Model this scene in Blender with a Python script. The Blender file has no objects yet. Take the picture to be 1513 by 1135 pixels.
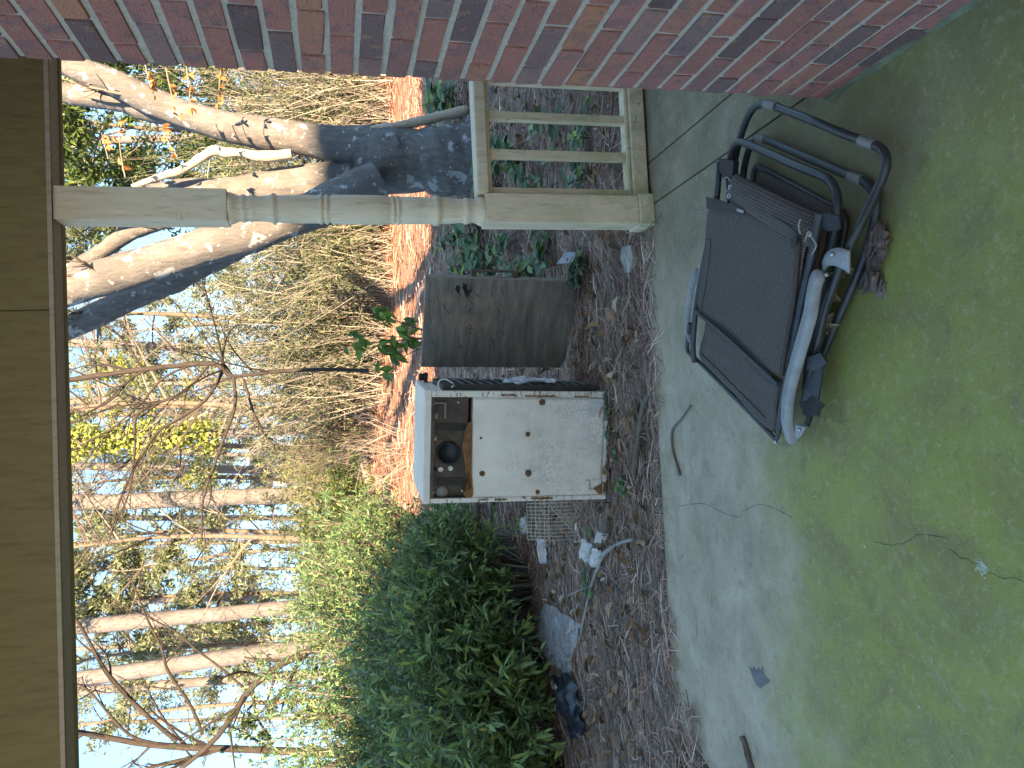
import bpy, math
import numpy as np
from mathutils import Matrix, Vector
rng = np.random.default_rng(7)
SHADE_BLOCK_H = 13.1
SC = bpy.context.scene
COL = SC.collection
R_ = math.radians
V3 = lambda *a: np.array(a, float)

# ------------------------------------------------------------------ camera
F, EYE, CU, CV = 1130.0, 1.43, 567.5, 756.5
dy = V3((508 - CU) / F, (CV - 500) / F, 1.0); dy /= np.linalg.norm(dy)
dx = V3(1, .04, 0); dx -= dy * (dx @ dy); dx /= np.linalg.norm(dx)
dz = np.cross(dx, dy)
if dz[1] < 0: dz = -dz
CAMR = np.array([dx, dy, dz])
right_w, up_w, fwd_w = CAMR @ V3(1, 0, 0), CAMR @ V3(0, 1, 0), CAMR @ V3(0, 0, 1)
cd = bpy.data.cameras.new("camera"); cam = bpy.data.objects.new("camera", cd); COL.objects.link(cam)
cd.sensor_width = 36; cd.lens = F / 1513 * 36; cd.clip_start = .02; cd.clip_end = 2000
m = Matrix.Identity(4)
for i in range(3):                      # the phone was held on its side: picture right is world down
    m[i][0] = -up_w[i]; m[i][1] = right_w[i]; m[i][2] = -fwd_w[i]
m[2][3] = EYE
cam.matrix_world = m
SC.camera = cam

def ray(x, y): return CAMR @ V3((1135 - y - CU) / F, (CV - x) / F, 1.)
def G(x, y, z=0.):                      # where that sight line meets the level z
    r = ray(x, y); return V3(0, 0, EYE) + r * ((z - EYE) / r[2])
def A(x, y, Y):                         # where it meets the depth Y
    r = ray(x, y); return V3(0, 0, EYE) + r * (Y / r[1])
def hz(x, y):                           # terrain height
    x = np.asarray(x, float); y = np.asarray(y, float)
    z = .095 * np.logaddexp(0, (y - 9.5) / 1.5) * 1.5
    z = z - .09 * np.logaddexp(0, (y - 26) / 2.) * 2. - .03 * np.clip((y - 35) / 30, 0, 3) * 30
    z = z + .02 * np.sin(x * 2.1 + 1.3 * np.sin(y * 1.7)) + .018 * np.sin(y * 3.3 + x * .9) + .06 * np.sin(x * .45 + y * .3) * np.clip((y - 6) / 6, 0, 1)
    z = z + .035 * np.exp(-((y - 3.62) / .22) ** 2) + .01 * np.sin(x * 11 + y * 7) * np.sin(y * 9 - x * 4)
    return z - .025
def GT(x, y):
    z = 0.
    for _ in range(30):
        p = G(x, y, z) if ray(x, y)[2] < -1e-3 else A(x, y, 30)
        z = .5 * z + .5 * float(hz(p[0], p[1]))
    return V3(p[0], p[1], float(hz(p[0], p[1])))
def on(x, y, dz=0.): return V3(x, y, float(hz(x, y)) + dz)

# ------------------------------------------------------------------ mesh builder
class MB:
    def __init__(s): s.V = []; s.Fs = []; s.val = []; s.n = 0; s.mi = []; s.uv = {}
    def add(s, v, f, val=None, mi=0):
        v = np.asarray(v, float).reshape(-1, 3); f = np.asarray(f, np.int64)
        if f.ndim == 1: f = f[None]
        if f.size == 0: return s
        s.V.append(v); s.Fs.append(f + s.n); s.n += len(v)
        if val is None: val = .5
        s.val.append(np.broadcast_to(np.asarray(val, float), (len(f),)).copy())
        s.mi.append(np.full(len(f), mi))
        return s
    def box(s, lo, hi, M=None, val=None, mi=0):
        lo = np.minimum(lo, hi).astype(float) if False else np.asarray(lo, float); hi = np.asarray(hi, float)
        v = np.array([[(lo, hi)[i][0], (lo, hi)[j][1], (lo, hi)[k][2]] for i in (0, 1) for j in (0, 1) for k in (0, 1)])
        if M is not None: v = v @ np.asarray(M[0]).T + M[1]
        return s.add(v, [[0, 1, 3, 2], [4, 6, 7, 5], [0, 4, 5, 1], [2, 3, 7, 6], [0, 2, 6, 4], [1, 5, 7, 3]], val, mi)
    def tube(s, pts, r, n=10, val=None, cap=True, wob=0., mi=0):
        P = np.asarray(pts, float); K = len(P); r = np.broadcast_to(np.asarray(r, float), (K,))
        T = np.gradient(P, axis=0); T /= np.linalg.norm(T, axis=1)[:, None] + 1e-12
        u = np.cross(T[0], V3(0, 0, 1) if abs(T[0][2]) < .9 else V3(1, 0, 0)); u /= np.linalg.norm(u)
        a = np.arange(n) * 2 * np.pi / n; rings = []
        for i in range(K):
            u = u - T[i] * (u @ T[i]); u /= np.linalg.norm(u); w = np.cross(T[i], u)
            rr = r[i] * (1 + (wob * rng.normal(size=n) if wob else 0))
            rings.append(P[i] + (np.cos(a) * rr)[:, None] * u + (np.sin(a) * rr)[:, None] * w)
        v = np.concatenate(rings); f = []
        i0 = np.arange(K - 1)[:, None] * n; j = np.arange(n)[None]; j2 = (j + 1) % n
        f = np.stack([i0 + j, i0 + j2, i0 + n + j2, i0 + n + j], -1).reshape(-1, 4)
        s.add(v, f, val, mi)
        if cap:
            for base, P0, flip in ((0, P[0], 1), ((K - 1) * n, P[-1], 0)):
                c = np.concatenate([v[base:base + n], P0[None]])
                t = np.stack([np.arange(n), (np.arange(n) + 1) % n, np.full(n, n)], -1)
                s.add(c, t[:, ::-1] if flip else t, val, mi)
        return s
    def tubes(s, P, r, n=3, val=None):   # many thin tubes at once, P (N,K,3), r (N,K)
        P = np.asarray(P, float); N, K, _ = P.shape; r = np.broadcast_to(np.asarray(r, float), (N, K))
        T = P[:, -1] - P[:, 0]; T /= np.linalg.norm(T, axis=1)[:, None] + 1e-9
        ref = np.where(np.abs(T[:, 2:3]) < .8, V3(0, 0, 1)[None], V3(1, 0, 0)[None])
        u = np.cross(T, ref); u /= np.linalg.norm(u, axis=1)[:, None] + 1e-9; w = np.cross(T, u)
        a = np.arange(n) * 2 * np.pi / n
        o = np.cos(a)[None, :, None] * u[:, None] + np.sin(a)[None, :, None] * w[:, None]
        v = P[:, :, None] + r[:, :, None, None] * o[:, None]
        k = np.arange(K - 1)[:, None] * n; j = np.arange(n)[None]; j2 = (j + 1) % n
        f = np.stack([k + j, k + j2, k + n + j2, k + n + j], -1).reshape(-1, 4)
        f = (f[None] + (np.arange(N) * K * n)[:, None, None]).reshape(-1, 4)
        vv = None if val is None else np.repeat(np.broadcast_to(val, (N,)), (K - 1) * n)
        return s.add(v.reshape(-1, 3), f, vv)
    def leaves(s, P, D, Nn, L, W, val=None, fold=.18, droop=.12, six=True):
        P = np.asarray(P, float); M = len(P)
        if not M: return s
        D = D / (np.linalg.norm(D, axis=1)[:, None] + 1e-9)
        S = np.cross(D, Nn); S /= np.linalg.norm(S, axis=1)[:, None] + 1e-9; U = np.cross(S, D)
        L = np.broadcast_to(L, (M,))[:, None]; W = np.broadcast_to(W, (M,))[:, None] * .5
        dr = -U * L * droop
        if six:
            pts = [P, P + D * L * .3 + S * W * .85 + U * W * fold * 2, P + D * L * .65 + S * W * .8 + U * W * fold * 2 + dr * .4, P + D * L + dr,
                   P + D * L * .65 - S * W * .8 + U * W * fold * 2 + dr * .4, P + D * L * .3 - S * W * .85 + U * W * fold * 2, P + D * L * .5 + dr * .2]
            f = np.array([[0, 1, 2, 6], [6, 2, 3, 3], [0, 6, 4, 5], [6, 3, 4, 4]])
            v = np.stack(pts, 1).reshape(-1, 3); b = (np.arange(M) * 7)[:, None]
            q = np.concatenate([b + np.array([0, 1, 2, 6]), b + np.array([0, 6, 4, 5])]); t = np.concatenate([b + np.array([6, 2, 3]), b + np.array([6, 3, 4])])
            val = rng.random(M) if val is None else val
            n0 = s.n
            s.add(v, q, np.concatenate([val, val]))
            s.Fs.append(t + n0); s.val.append(np.concatenate([val, val])); s.mi.append(np.zeros(2 * M, int))
        else:
            v = np.stack([P, P + D * L * .45 + S * W + U * W * fold * 2, P + D * L + dr, P + D * L * .45 - S * W + U * W * fold * 2], 1).reshape(-1, 3)
            b = (np.arange(M) * 4)[:, None]
            val = rng.random(M) if val is None else val
            s.add(v, np.concatenate([b + np.array([0, 1, 2]), b + np.array([0, 2, 3])]), np.concatenate([val, val]))
        return s
    def lathe(s, prof, c, n=28, axis=None, val=None, mi=0):
        c = np.asarray(c, float); ax = V3(0, 0, 1) if axis is None else np.asarray(axis, float) / np.linalg.norm(axis)
        u = np.cross(ax, V3(1, 0, 0) if abs(ax[0]) < .9 else V3(0, 1, 0)); u /= np.linalg.norm(u); w = np.cross(ax, u)
        a = np.arange(n) * 2 * np.pi / n
        v = np.concatenate([c + ax * z + r * (np.cos(a)[:, None] * u + np.sin(a)[:, None] * w) for r, z in prof])
        k = np.arange(len(prof) - 1)[:, None] * n; j = np.arange(n)[None]; j2 = (j + 1) % n
        return s.add(v, np.stack([k + j, k + j2, k + n + j2, k + n + j], -1).reshape(-1, 4), val, mi)
    def sheet(s, g, val=None):           # g (A,B,3)
        a, b, _ = g.shape
        i = np.arange(a - 1)[:, None] * b; j = np.arange(b - 1)[None]
        return s.add(g.reshape(-1, 3), np.stack([i + j, i + j + 1, i + b + j + 1, i + b + j], -1).reshape(-1, 4), val)
    def prism(s, poly, o, ex, ey, th, val=None, mi=0):   # flat polygon in the frame (o, ex, ey) with thickness th
        p = np.asarray(poly, float); ex = np.asarray(ex, float); ey = np.asarray(ey, float); n = np.cross(ex, ey); n /= np.linalg.norm(n)
        a = o + p[:, :1] * ex + p[:, 1:] * ey; k = len(p)
        v = np.concatenate([a, a + n * th]); c0, c1 = a.mean(0), (a + n * th).mean(0)
        s.add(np.concatenate([v, [c0, c1]]), [[i, (i + 1) % k, k + (i + 1) % k, k + i] for i in range(k)], val, mi)
        s.add(np.concatenate([v, [c0, c1]]), [[(i + 1) % k, i, 2 * k] for i in range(k)] + [[k + i, k + (i + 1) % k, 2 * k + 1] for i in range(k)], val, mi)
        return s
    def build(s, name, mats, parent=None, smooth=False, bevel=0, loc=None, solid=0, uv=None, sub=0):
        me = bpy.data.meshes.new(name)
        V = np.concatenate(s.V)
        if loc is not None: V = V - np.asarray(loc, float)
        me.vertices.add(len(V)); me.vertices.foreach_set("co", V.astype(np.float32).ravel())
        loops = np.concatenate([f.ravel() for f in s.Fs]); tot = np.concatenate([np.full(len(f), f.shape[1]) for f in s.Fs])
        st = np.concatenate([[0], np.cumsum(tot)[:-1]])
        me.loops.add(len(loops)); me.loops.foreach_set("vertex_index", loops.astype(np.int32))
        me.polygons.add(len(tot)); me.polygons.foreach_set("loop_start", st.astype(np.int32))
        if not isinstance(mats, (list, tuple)): mats = [mats]
        for q in mats: me.materials.append(q)
        me.polygons.foreach_set("material_index", np.concatenate(s.mi).astype(np.int32))
        me.polygons.foreach_set("use_smooth", np.full(len(tot), bool(smooth)))
        at = me.attributes.new("val", 'FLOAT', 'FACE'); at.data.foreach_set("value", np.concatenate(s.val).astype(np.float32))
        if uv is not None:
            l = me.uv_layers.new(name="UVMap"); l.data.foreach_set("uv", np.asarray(uv)[loops].astype(np.float32).ravel())
        me.update(calc_edges=True); me.validate()
        o = bpy.data.objects.new(name, me); COL.objects.link(o)
        if loc is not None: o.location = loc
        if parent is not None: o.parent = parent
        if solid: q = o.modifiers.new("solid", 'SOLIDIFY'); q.thickness = solid; q.offset = 0
        if bevel:
            q = o.modifiers.new("bevel", 'BEVEL'); q.width = bevel; q.segments = 2; q.limit_method = 'ANGLE'
        if sub: q = o.modifiers.new("sub", 'SUBSURF'); q.levels = sub; q.render_levels = sub
        return o

def tag(o, label=None, cat=None, group=None, kind=None):
    if label: o["label"] = label
    if cat: o["category"] = cat
    if group: o["group"] = group
    if kind: o["kind"] = kind
    return o
def thing(name, label, cat, loc, group=None):
    o = bpy.data.objects.new(name, None); COL.objects.link(o); o.location = loc; o.empty_display_size = .1
    tag(o, label, cat, group)
    bpy.context.view_layer.update()
    return o
def part(mb, name, mats, root, **k):     # mesh in world coordinates made a child of root
    o = mb.build(name, mats, None, loc=k.pop('loc', None) if 'loc' in k else np.array(root.matrix_world.translation), **k)
    o.location = V3(*o.location) - np.array(root.matrix_world.translation); o.parent = root
    return o
def smoothpath(pts, n=40):
    P = np.asarray(pts, float); k = len(P); t = np.linspace(0, k - 1, n); out = []
    for q in t:
        i = min(int(q), k - 2); f = q - i
        p0, p1, p2, p3 = P[max(i - 1, 0)], P[i], P[i + 1], P[min(i + 2, k - 1)]
        out.append(.5 * (2 * p1 + (p2 - p0) * f + (2 * p0 - 5 * p1 + 4 * p2 - p3) * f ** 2 + (3 * p1 - p0 - 3 * p2 + p3) * f ** 3))
    return np.array(out)

# ------------------------------------------------------------------ materials
class NT:
    def __init__(s, name):
        s.m = bpy.data.materials.new(name); s.m.use_nodes = True; s.t = s.m.node_tree; s.N = s.t.nodes; s.L = s.t.links
        s.b = s.N["Principled BSDF"]; s.out = s.N["Material Output"]
    def new(s, ty, **k):
        n = s.N.new(ty)
        for a, b in k.items(): setattr(n, a, b)
        return n
    def set(s, sock, v):
        if isinstance(v, bpy.types.NodeSocket): s.L.new(v, sock)
        elif isinstance(v, (tuple, list)) and len(v) == 3 and sock.type == 'RGBA': sock.default_value = (*v, 1)
        else: sock.default_value = v
    def coord(s, kind='Object'): return s.new('ShaderNodeTexCoord').outputs[kind]
    def mapping(s, v, scale=(1, 1, 1), rot=(0, 0, 0)):
        n = s.new('ShaderNodeMapping'); s.L.new(v, n.inputs['Vector']); n.inputs['Scale'].default_value = scale; n.inputs['Rotation'].default_value = rot
        return n.outputs[0]
    def noise(s, v, scale=5, detail=4, rough=.6, dist=0, out='Fac'):
        n = s.new('ShaderNodeTexNoise'); s.L.new(v, n.inputs['Vector'])
        n.inputs['Scale'].default_value = scale; n.inputs['Detail'].default_value = detail; n.inputs['Roughness'].default_value = rough; n.inputs['Distortion'].default_value = dist
        return n.outputs[out]
    def vor(s, v, scale=5, feature='F1', out='Distance'):
        n = s.new('ShaderNodeTexVoronoi', feature=feature); s.L.new(v, n.inputs['Vector']); n.inputs['Scale'].default_value = scale
        return n.outputs[out]
    def ramp(s, f, stops, interp='LINEAR'):
        n = s.new('ShaderNodeValToRGB'); n.color_ramp.interpolation = interp; e = n.color_ramp.elements
        while len(e) < len(stops): e.new(.5)
        for q, (p, c) in zip(e, stops):
            q.position = p; q.color = (*c, 1) if isinstance(c, (tuple, list)) else (c, c, c, 1)
        s.set(n.inputs[0], f); return n.outputs[0]
    def mix(s, f, a, b, mode='MIX'):
        n = s.new('ShaderNodeMix', data_type='RGBA', blend_type=mode); s.set(n.inputs[0], f); s.set(n.inputs[6], a); s.set(n.inputs[7], b); return n.outputs[2]
    def math(s, op, a, b=0., clamp=False):
        n = s.new('ShaderNodeMath', operation=op, use_clamp=clamp); s.set(n.inputs[0], a); s.set(n.inputs[1], b); return n.outputs[0]
    def mapr(s, v, a, b, c=0., d=1.):
        n = s.new('ShaderNodeMapRange'); n.interpolation_type = 'SMOOTHSTEP'; s.set(n.inputs[0], v)
        for i, q in enumerate((a, b, c, d)): n.inputs[i + 1].default_value = q
        return n.outputs[0]
    def bump(s, h, strength=.3, dist=.01):
        n = s.new('ShaderNodeBump'); n.inputs['Strength'].default_value = strength; n.inputs['Distance'].default_value = dist; s.L.new(h, n.inputs['Height']); s.L.new(n.outputs[0], s.b.inputs['Normal'])
    def attr(s, name='val'): return s.new('ShaderNodeAttribute', attribute_name=name).outputs['Fac']
    def fin(s, col=None, rough=.7, metal=0., spec=.4):
        if col is not None: s.set(s.b.inputs['Base Color'], col)
        s.set(s.b.inputs['Roughness'], rough); s.b.inputs['Metallic'].default_value = metal; s.b.inputs['Specular IOR Level'].default_value = spec
        return s.m
def simple(name, c1, c2, scale=20, rough=.6, bump=.2, metal=0., spec=.4, kind='Object', stretch=(1, 1, 1), bd=.004):
    n = NT(name); v = n.mapping(n.coord(kind), stretch); f = n.noise(v, scale, 5, .65)
    if bump: n.bump(f, bump, bd)
    return n.fin(n.ramp(f, [(.3, c1), (.7, c2)]), rough, metal, spec)
def leafmat(name, stops, rough=.45, trans=.3, tint=1.25):
    n = NT(name); c = n.ramp(n.attr(), stops)
    n.fin(c, rough, 0, .35)
    t = n.new('ShaderNodeBsdfTranslucent'); n.L.new(c, t.inputs[0])
    ms = n.new('ShaderNodeMixShader'); ms.inputs[0].default_value = trans
    n.L.new(n.b.outputs[0], ms.inputs[1]); n.L.new(t.outputs[0], ms.inputs[2]); n.L.new(ms.outputs[0], n.out.inputs[0])
    return n.m

def m_brick():
    n = NT("brick"); p = n.coord()
    a = n.attr()
    base = n.ramp(a, [(0, (.10, .055, .05)), (.16, (.19, .11, .105)), (.25, (.29, .11, .088)), (.5, (.35, .125, .10)), (.7, (.32, .125, .11)), (.86, (.38, .15, .09)), (.95, (.22, .13, .125)), (1, (.13, .075, .07))])
    blotch = n.noise(p, 14, 4, .7, .6)
    c = n.mix(n.mapr(blotch, .46, .64), base, n.mix(.6, base, (.13, .09, .10)))
    c = n.mix(n.mapr(n.noise(p, 23, 3, .6), .58, .72, 0, .55), c, (.34, .17, .10))
    fine = n.noise(p, 160, 3, .7)
    c = n.mix(n.mapr(fine, .6, .72, 0, .5), c, (.42, .33, .30))
    c = n.mix(n.mapr(n.noise(p, 90, 3, .7), .3, .42, .75, 0), c, (.05, .035, .04))
    n.bump(n.math('ADD', fine, n.math('MULTIPLY', n.noise(p, 40, 4, .7), 1.2)), .75, .006)
    c = n.mix(1., c, (1.5, 1.2, 1.15), 'MULTIPLY')
    return n.fin(c, .82, 0, .3)
def m_mortar():
    n = NT("mortar"); p = n.coord(); f = n.noise(p, 60, 5, .7)
    c = n.ramp(f, [(.25, (.40, .31, .24)), (.75, (.60, .49, .40))]); n.bump(f, .9, .006)
    sep = n.new('ShaderNodeSeparateXYZ'); n.L.new(p, sep.inputs[0])
    return n.fin(c, .9)
def m_floor():
    n = NT("concrete_floor"); p = n.coord(); sep = n.new('ShaderNodeSeparateXYZ'); n.L.new(p, sep.inputs[0]); X, Y = sep.outputs[0], sep.outputs[1]
    big = n.noise(p, 1.3, 5, .6, .4); med = n.noise(p, 5, 6, .65, .3); fine = n.noise(p, 70, 5, .75); tiny = n.noise(p, 320, 3, .7)
    grey = n.ramp(med, [(.25, (.21, .185, .145)), (.5, (.33, .295, .235)), (.75, (.42, .385, .325))])
    grey = n.mix(n.mapr(n.noise(n.mapping(p, (.7, 3.2, 1)), 2.2, 4, .6, .4), .55, .72, 0, .32), grey, (.50, .48, .43))
    grey = n.mix(n.mapr(n.noise(p, 1.9, 3, .6, .3), .5, .68, 0, .5), grey, (.31, .25, .19))
    green = n.ramp(n.noise(p, 2.6, 5, .65, .5), [(.25, (.125, .125, .04)), (.42, (.19, .21, .052)), (.58, (.215, .262, .052)), (.75, (.30, .255, .085))])
    green = n.mix(n.mapr(n.noise(p, 3.4, 4, .7, .6), .56, .72, 0, .6), green, (.24, .185, .095))
    green = n.mix(n.mapr(n.noise(p, 8, 5, .7, .8), .60, .72, 0, .55), green, (.30, .265, .19))
    green = n.mix(n.mapr(n.noise(p, 1.9, 6, .72, .9), .52, .66, 0, .7), green, (.155, .15, .055)); green = n.mix(n.mapr(n.noise(n.mapping(p, (1.4, .8, 1)), 4.3, 6, .75, .7), .56, .68, 0, .7), green, (.26, .295, .065)); green = n.mix(n.mapr(n.noise(p, 17, 5, .8, .5), .57, .70, 0, .5), green, (.13, .12, .06))
    yy = n.math('ADD', Y, n.math('MULTIPLY', n.math('SUBTRACT', big, .5), 1.5))
    yy = n.math('ADD', yy, n.math('MULTIPLY', n.math('SUBTRACT', med, .5), .35))
    k = n.mapr(yy, 2.02, 2.62, .93, .10)
    # green broken up by noise, darker and duller towards the brick wall
    k = n.math('MULTIPLY', k, n.mapr(n.noise(p, 6.5, 4, .7), .2, .45, .72, 1))
    c = n.mix(k, grey, green)
    c = n.mix(n.mapr(n.math('ADD', X, n.math('MULTIPLY', big, .6)), .55, 1.1, 0, .6), c, n.ramp(med, [(.3, (.095, .095, .055)), (.5, (.15, .14, .085)), (.7, (.25, .21, .155))]))
    c = n.mix(n.mapr(n.noise(p, 26, 3, .7), .70, .76, 0, .55), c, (.42, .47, .30))
    c = n.mix(n.mapr(fine, .3, .46, .4, 0), c, (.07, .07, .05))
    c = n.mix(n.mapr(tiny, .35, .65, .4, 0), c, (.07, .07, .035)); c = n.mix(n.mapr(n.noise(p, 38, 5, .8, .4), .5, .75, 0, .45), c, (.40, .37, .27)); c = n.mix(n.mapr(n.noise(p, 13, 6, .8, .3), .48, .3, 0, .45), c, (.10, .095, .05))
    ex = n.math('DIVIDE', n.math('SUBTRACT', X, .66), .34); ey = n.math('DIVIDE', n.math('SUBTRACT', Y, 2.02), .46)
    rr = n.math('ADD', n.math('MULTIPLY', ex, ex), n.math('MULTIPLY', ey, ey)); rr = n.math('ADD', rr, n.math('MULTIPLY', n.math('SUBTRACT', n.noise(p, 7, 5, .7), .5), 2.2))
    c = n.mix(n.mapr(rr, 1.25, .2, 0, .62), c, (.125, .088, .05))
    c = n.mix(n.mapr(n.noise(p, 210, 2, .5), .70, .74, 0, .7), c, (.035, .035, .022)); c = n.mix(n.mapr(n.noise(p, 150, 2, .5), .72, .76, 0, .5), c, (.50, .50, .40))
    n.bump(n.math('ADD', n.math('MULTIPLY', fine, .6), tiny), .35, .003)
    c = n.mix(1., c, (1.48, 1.15, 1.06), 'MULTIPLY')
    return n.fin(c, n.mapr(big, .35, .65, .55, .78), 0, .35)
def m_ground():
    n = NT("straw_ground"); p = n.coord(); a = n.noise(n.mapping(p, (1, 3.5, 1)), 20, 6, .75, .5); b = n.noise(p, 1.1, 5, .65); d = n.noise(n.mapping(p, (4, 1, 1)), 34, 4, .75)
    c = n.ramp(n.math('MULTIPLY', n.math('ADD', a, d), .5), [(.36, (.08, .038, .028)), (.5, (.37, .20, .15)), (.62, (.66, .46, .36))])
    c = n.mix(n.mapr(b, .5, .68, 0, .5), c, (.34, .24, .18)); c = n.mix(n.mapr(n.noise(p, 3.1, 4, .7), .58, .7, 0, .6), c, (.16, .11, .085))
    n.bump(n.math('ADD', a, d), .9, .03)
    return n.fin(c, .9, 0, .2)
def m_paint(name, c1, c2, dirt, algae=0., yellow=None):
    n = NT(name); p = n.coord(); sep = n.new('ShaderNodeSeparateXYZ'); n.L.new(p, sep.inputs[0])
    f = n.noise(n.mapping(p, (6, 6, 1)), 6, 5, .7); c = n.ramp(f, [(.3, c1), (.7, c2)])
    c = n.mix(n.mapr(n.noise(n.mapping(p, (9, 9, 1.2)), 5, 6, .75, .6), .52, .72, 0, .75), c, dirt)
    c = n.mix(n.mapr(n.noise(p, 75, 2, .5), .74, .77, 0, .8), c, (.06, .045, .03))
    if algae:
        k = n.math('MULTIPLY', n.mapr(n.noise(p, 5, 5, .7, .4), .38, .62), n.mapr(sep.outputs[2], .05, .7, algae, .0))
        c = n.mix(k, c, (.27, .28, .10))
        c = n.mix(n.math('MULTIPLY', n.mapr(n.noise(p, 3, 5, .75, 1.), .61, .67), n.mapr(sep.outputs[2], .5, .8, .9, .3)), c, (.10, .055, .03))
    n.bump(f, .25, .003)
    return n.fin(c, .55, 0, .35)
def m_bark(name, c1, c2, lich, scale=6, lk=.62, bump=.6, zst=.35, ls=7):
    n = NT(name); p = n.coord(); v = n.mapping(p, (1, 1, zst)); f = n.noise(v, scale * 3, 6, .75, .4)
    c = n.ramp(f, [(.3, c1), (.68, c2)])
    c = n.mix(n.mapr(n.noise(p, 1.7, 4, .6), .45, .65, 0, .5), c, c1)
    if lich:
        l = n.noise(p, ls, 5, .55, .25); l2 = n.noise(p, ls * 2.7, 4, .6)
        c = n.mix(n.mapr(l, lk, lk + .03), c, lich); c = n.mix(n.mapr(l2, lk + .03, lk + .06), c, lich)
    n.bump(f, bump, .02)
    return n.fin(c, .85, 0, .2)
def m_enamel(nm="white_enamel", r1=.66, r2=.70):
    n = NT(nm); p = n.coord(); sep = n.new('ShaderNodeSeparateXYZ'); n.L.new(p, sep.inputs[0])
    c = n.ramp(n.noise(p, 4, 5, .6), [(.3, (.64, .55, .47)), (.7, (.80, .71, .62))])
    low = n.mapr(sep.outputs[2], .66, .45, 0, 1)
    sp = n.math('MULTIPLY', n.mapr(n.noise(p, 95, 6, .85, .4), .44, .66), n.mapr(n.noise(p, 3.6, 3, .6), .38, .60, 0, .75))
    c = n.mix(n.math('MULTIPLY', sp, low), c, (.16, .135, .11)); c = n.mix(n.math('MULTIPLY', n.mapr(n.noise(p, 6, 5, .7), .5, .7, 0, .4), low), c, (.40, .35, .29))
    c = n.mix(n.mapr(n.noise(n.mapping(p, (1, 1, 5)), 9, 5, .75, .5), r1, r1 + .05, 0, .9), c, (.22, .085, .03))
    c = n.mix(n.mapr(n.noise(p, 19, 4, .7, .4), r2, r2 + .03, 0, .95), c, (.16, .07, .03))
    return n.fin(c, .38, 0, .5)
def m_board():
    n = NT("grey_board"); p = n.coord(); f = n.noise(n.mapping(p, (.8, .8, 5)), 5, 6, .7, .4); g = n.noise(n.mapping(p, (1, 1, 2.5)), 30, 5, .75)
    c = n.ramp(f, [(.3, (.07, .062, .056)), (.52, (.15, .13, .115)), (.72, (.26, .215, .175))])
    c = n.mix(n.mapr(g, .58, .70, 0, .6), c, (.07, .06, .055)); c = n.mix(n.mapr(n.noise(p, 3.4, 5, .7), .47, .63, 0, .6), c, (.29, .19, .135))
    c = n.mix(n.mapr(n.noise(n.mapping(p, (6, 6, 1)), 7, 4, .8, 1.2), .69, .72, 0, .9), c, (.03, .025, .025))
    n.bump(g, .2, .003)
    return n.fin(c, .42, 0, .45)
def m_fabric():
    n = NT("mesh_fabric"); uv = n.coord('UV')
    def wave(d, sc):
        w = n.new('ShaderNodeTexWave', wave_type='BANDS', bands_direction=d); n.L.new(uv, w.inputs[0]); w.inputs['Scale'].default_value = sc; w.inputs['Distortion'].default_value = 1.6; w.inputs['Detail'].default_value = 2; w.inputs['Detail Scale'].default_value = 3
        return w.outputs['Fac']
    a, b = wave('X', 34), wave('Y', 40)
    w = n.math('MULTIPLY', a, b)
    n1 = n.noise(n.mapping(uv, (60, 4, 1)), 3, 4, .7); n2 = n.noise(n.mapping(uv, (4, 60, 1)), 3, 4, .7)
    c = n.ramp(n.math('ADD', n.math('MULTIPLY', w, .55), n.math('MULTIPLY', n.math('MAXIMUM', n1, n2), .55)), [(.2, (.035, .026, .022)), (.48, (.095, .072, .062)), (.7, (.14, .112, .10)), (.9, (.24, .20, .18))])
    c = n.mix(n.mapr(n.noise(uv, 3.2, 4, .6), .45, .7, 0, .4), c, (.075, .065, .06))
    c = n.mix(1., c, (1.22, 1.02, .95), 'MULTIPLY')
    n.bump(w, .5, .002)
    return n.fin(c, .7, 0, .3)
def m_film(name, col, alpha, rough=.15):
    n = NT(name); p = n.coord(); n.bump(n.noise(p, 25, 4, .7, 1), .6, .01)
    n.fin(col, rough, 0, .6)
    t = n.new('ShaderNodeBsdfTransparent'); ms = n.new('ShaderNodeMixShader')
    n.set(ms.inputs[0], n.mapr(n.noise(p, 16, 4, .7, .8), .35, .7, alpha * .6, alpha * 1.35))
    n.L.new(t.outputs[0], ms.inputs[1]); n.L.new(n.b.outputs[0], ms.inputs[2]); n.L.new(ms.outputs[0], n.out.inputs[0])
    return n.m

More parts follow.
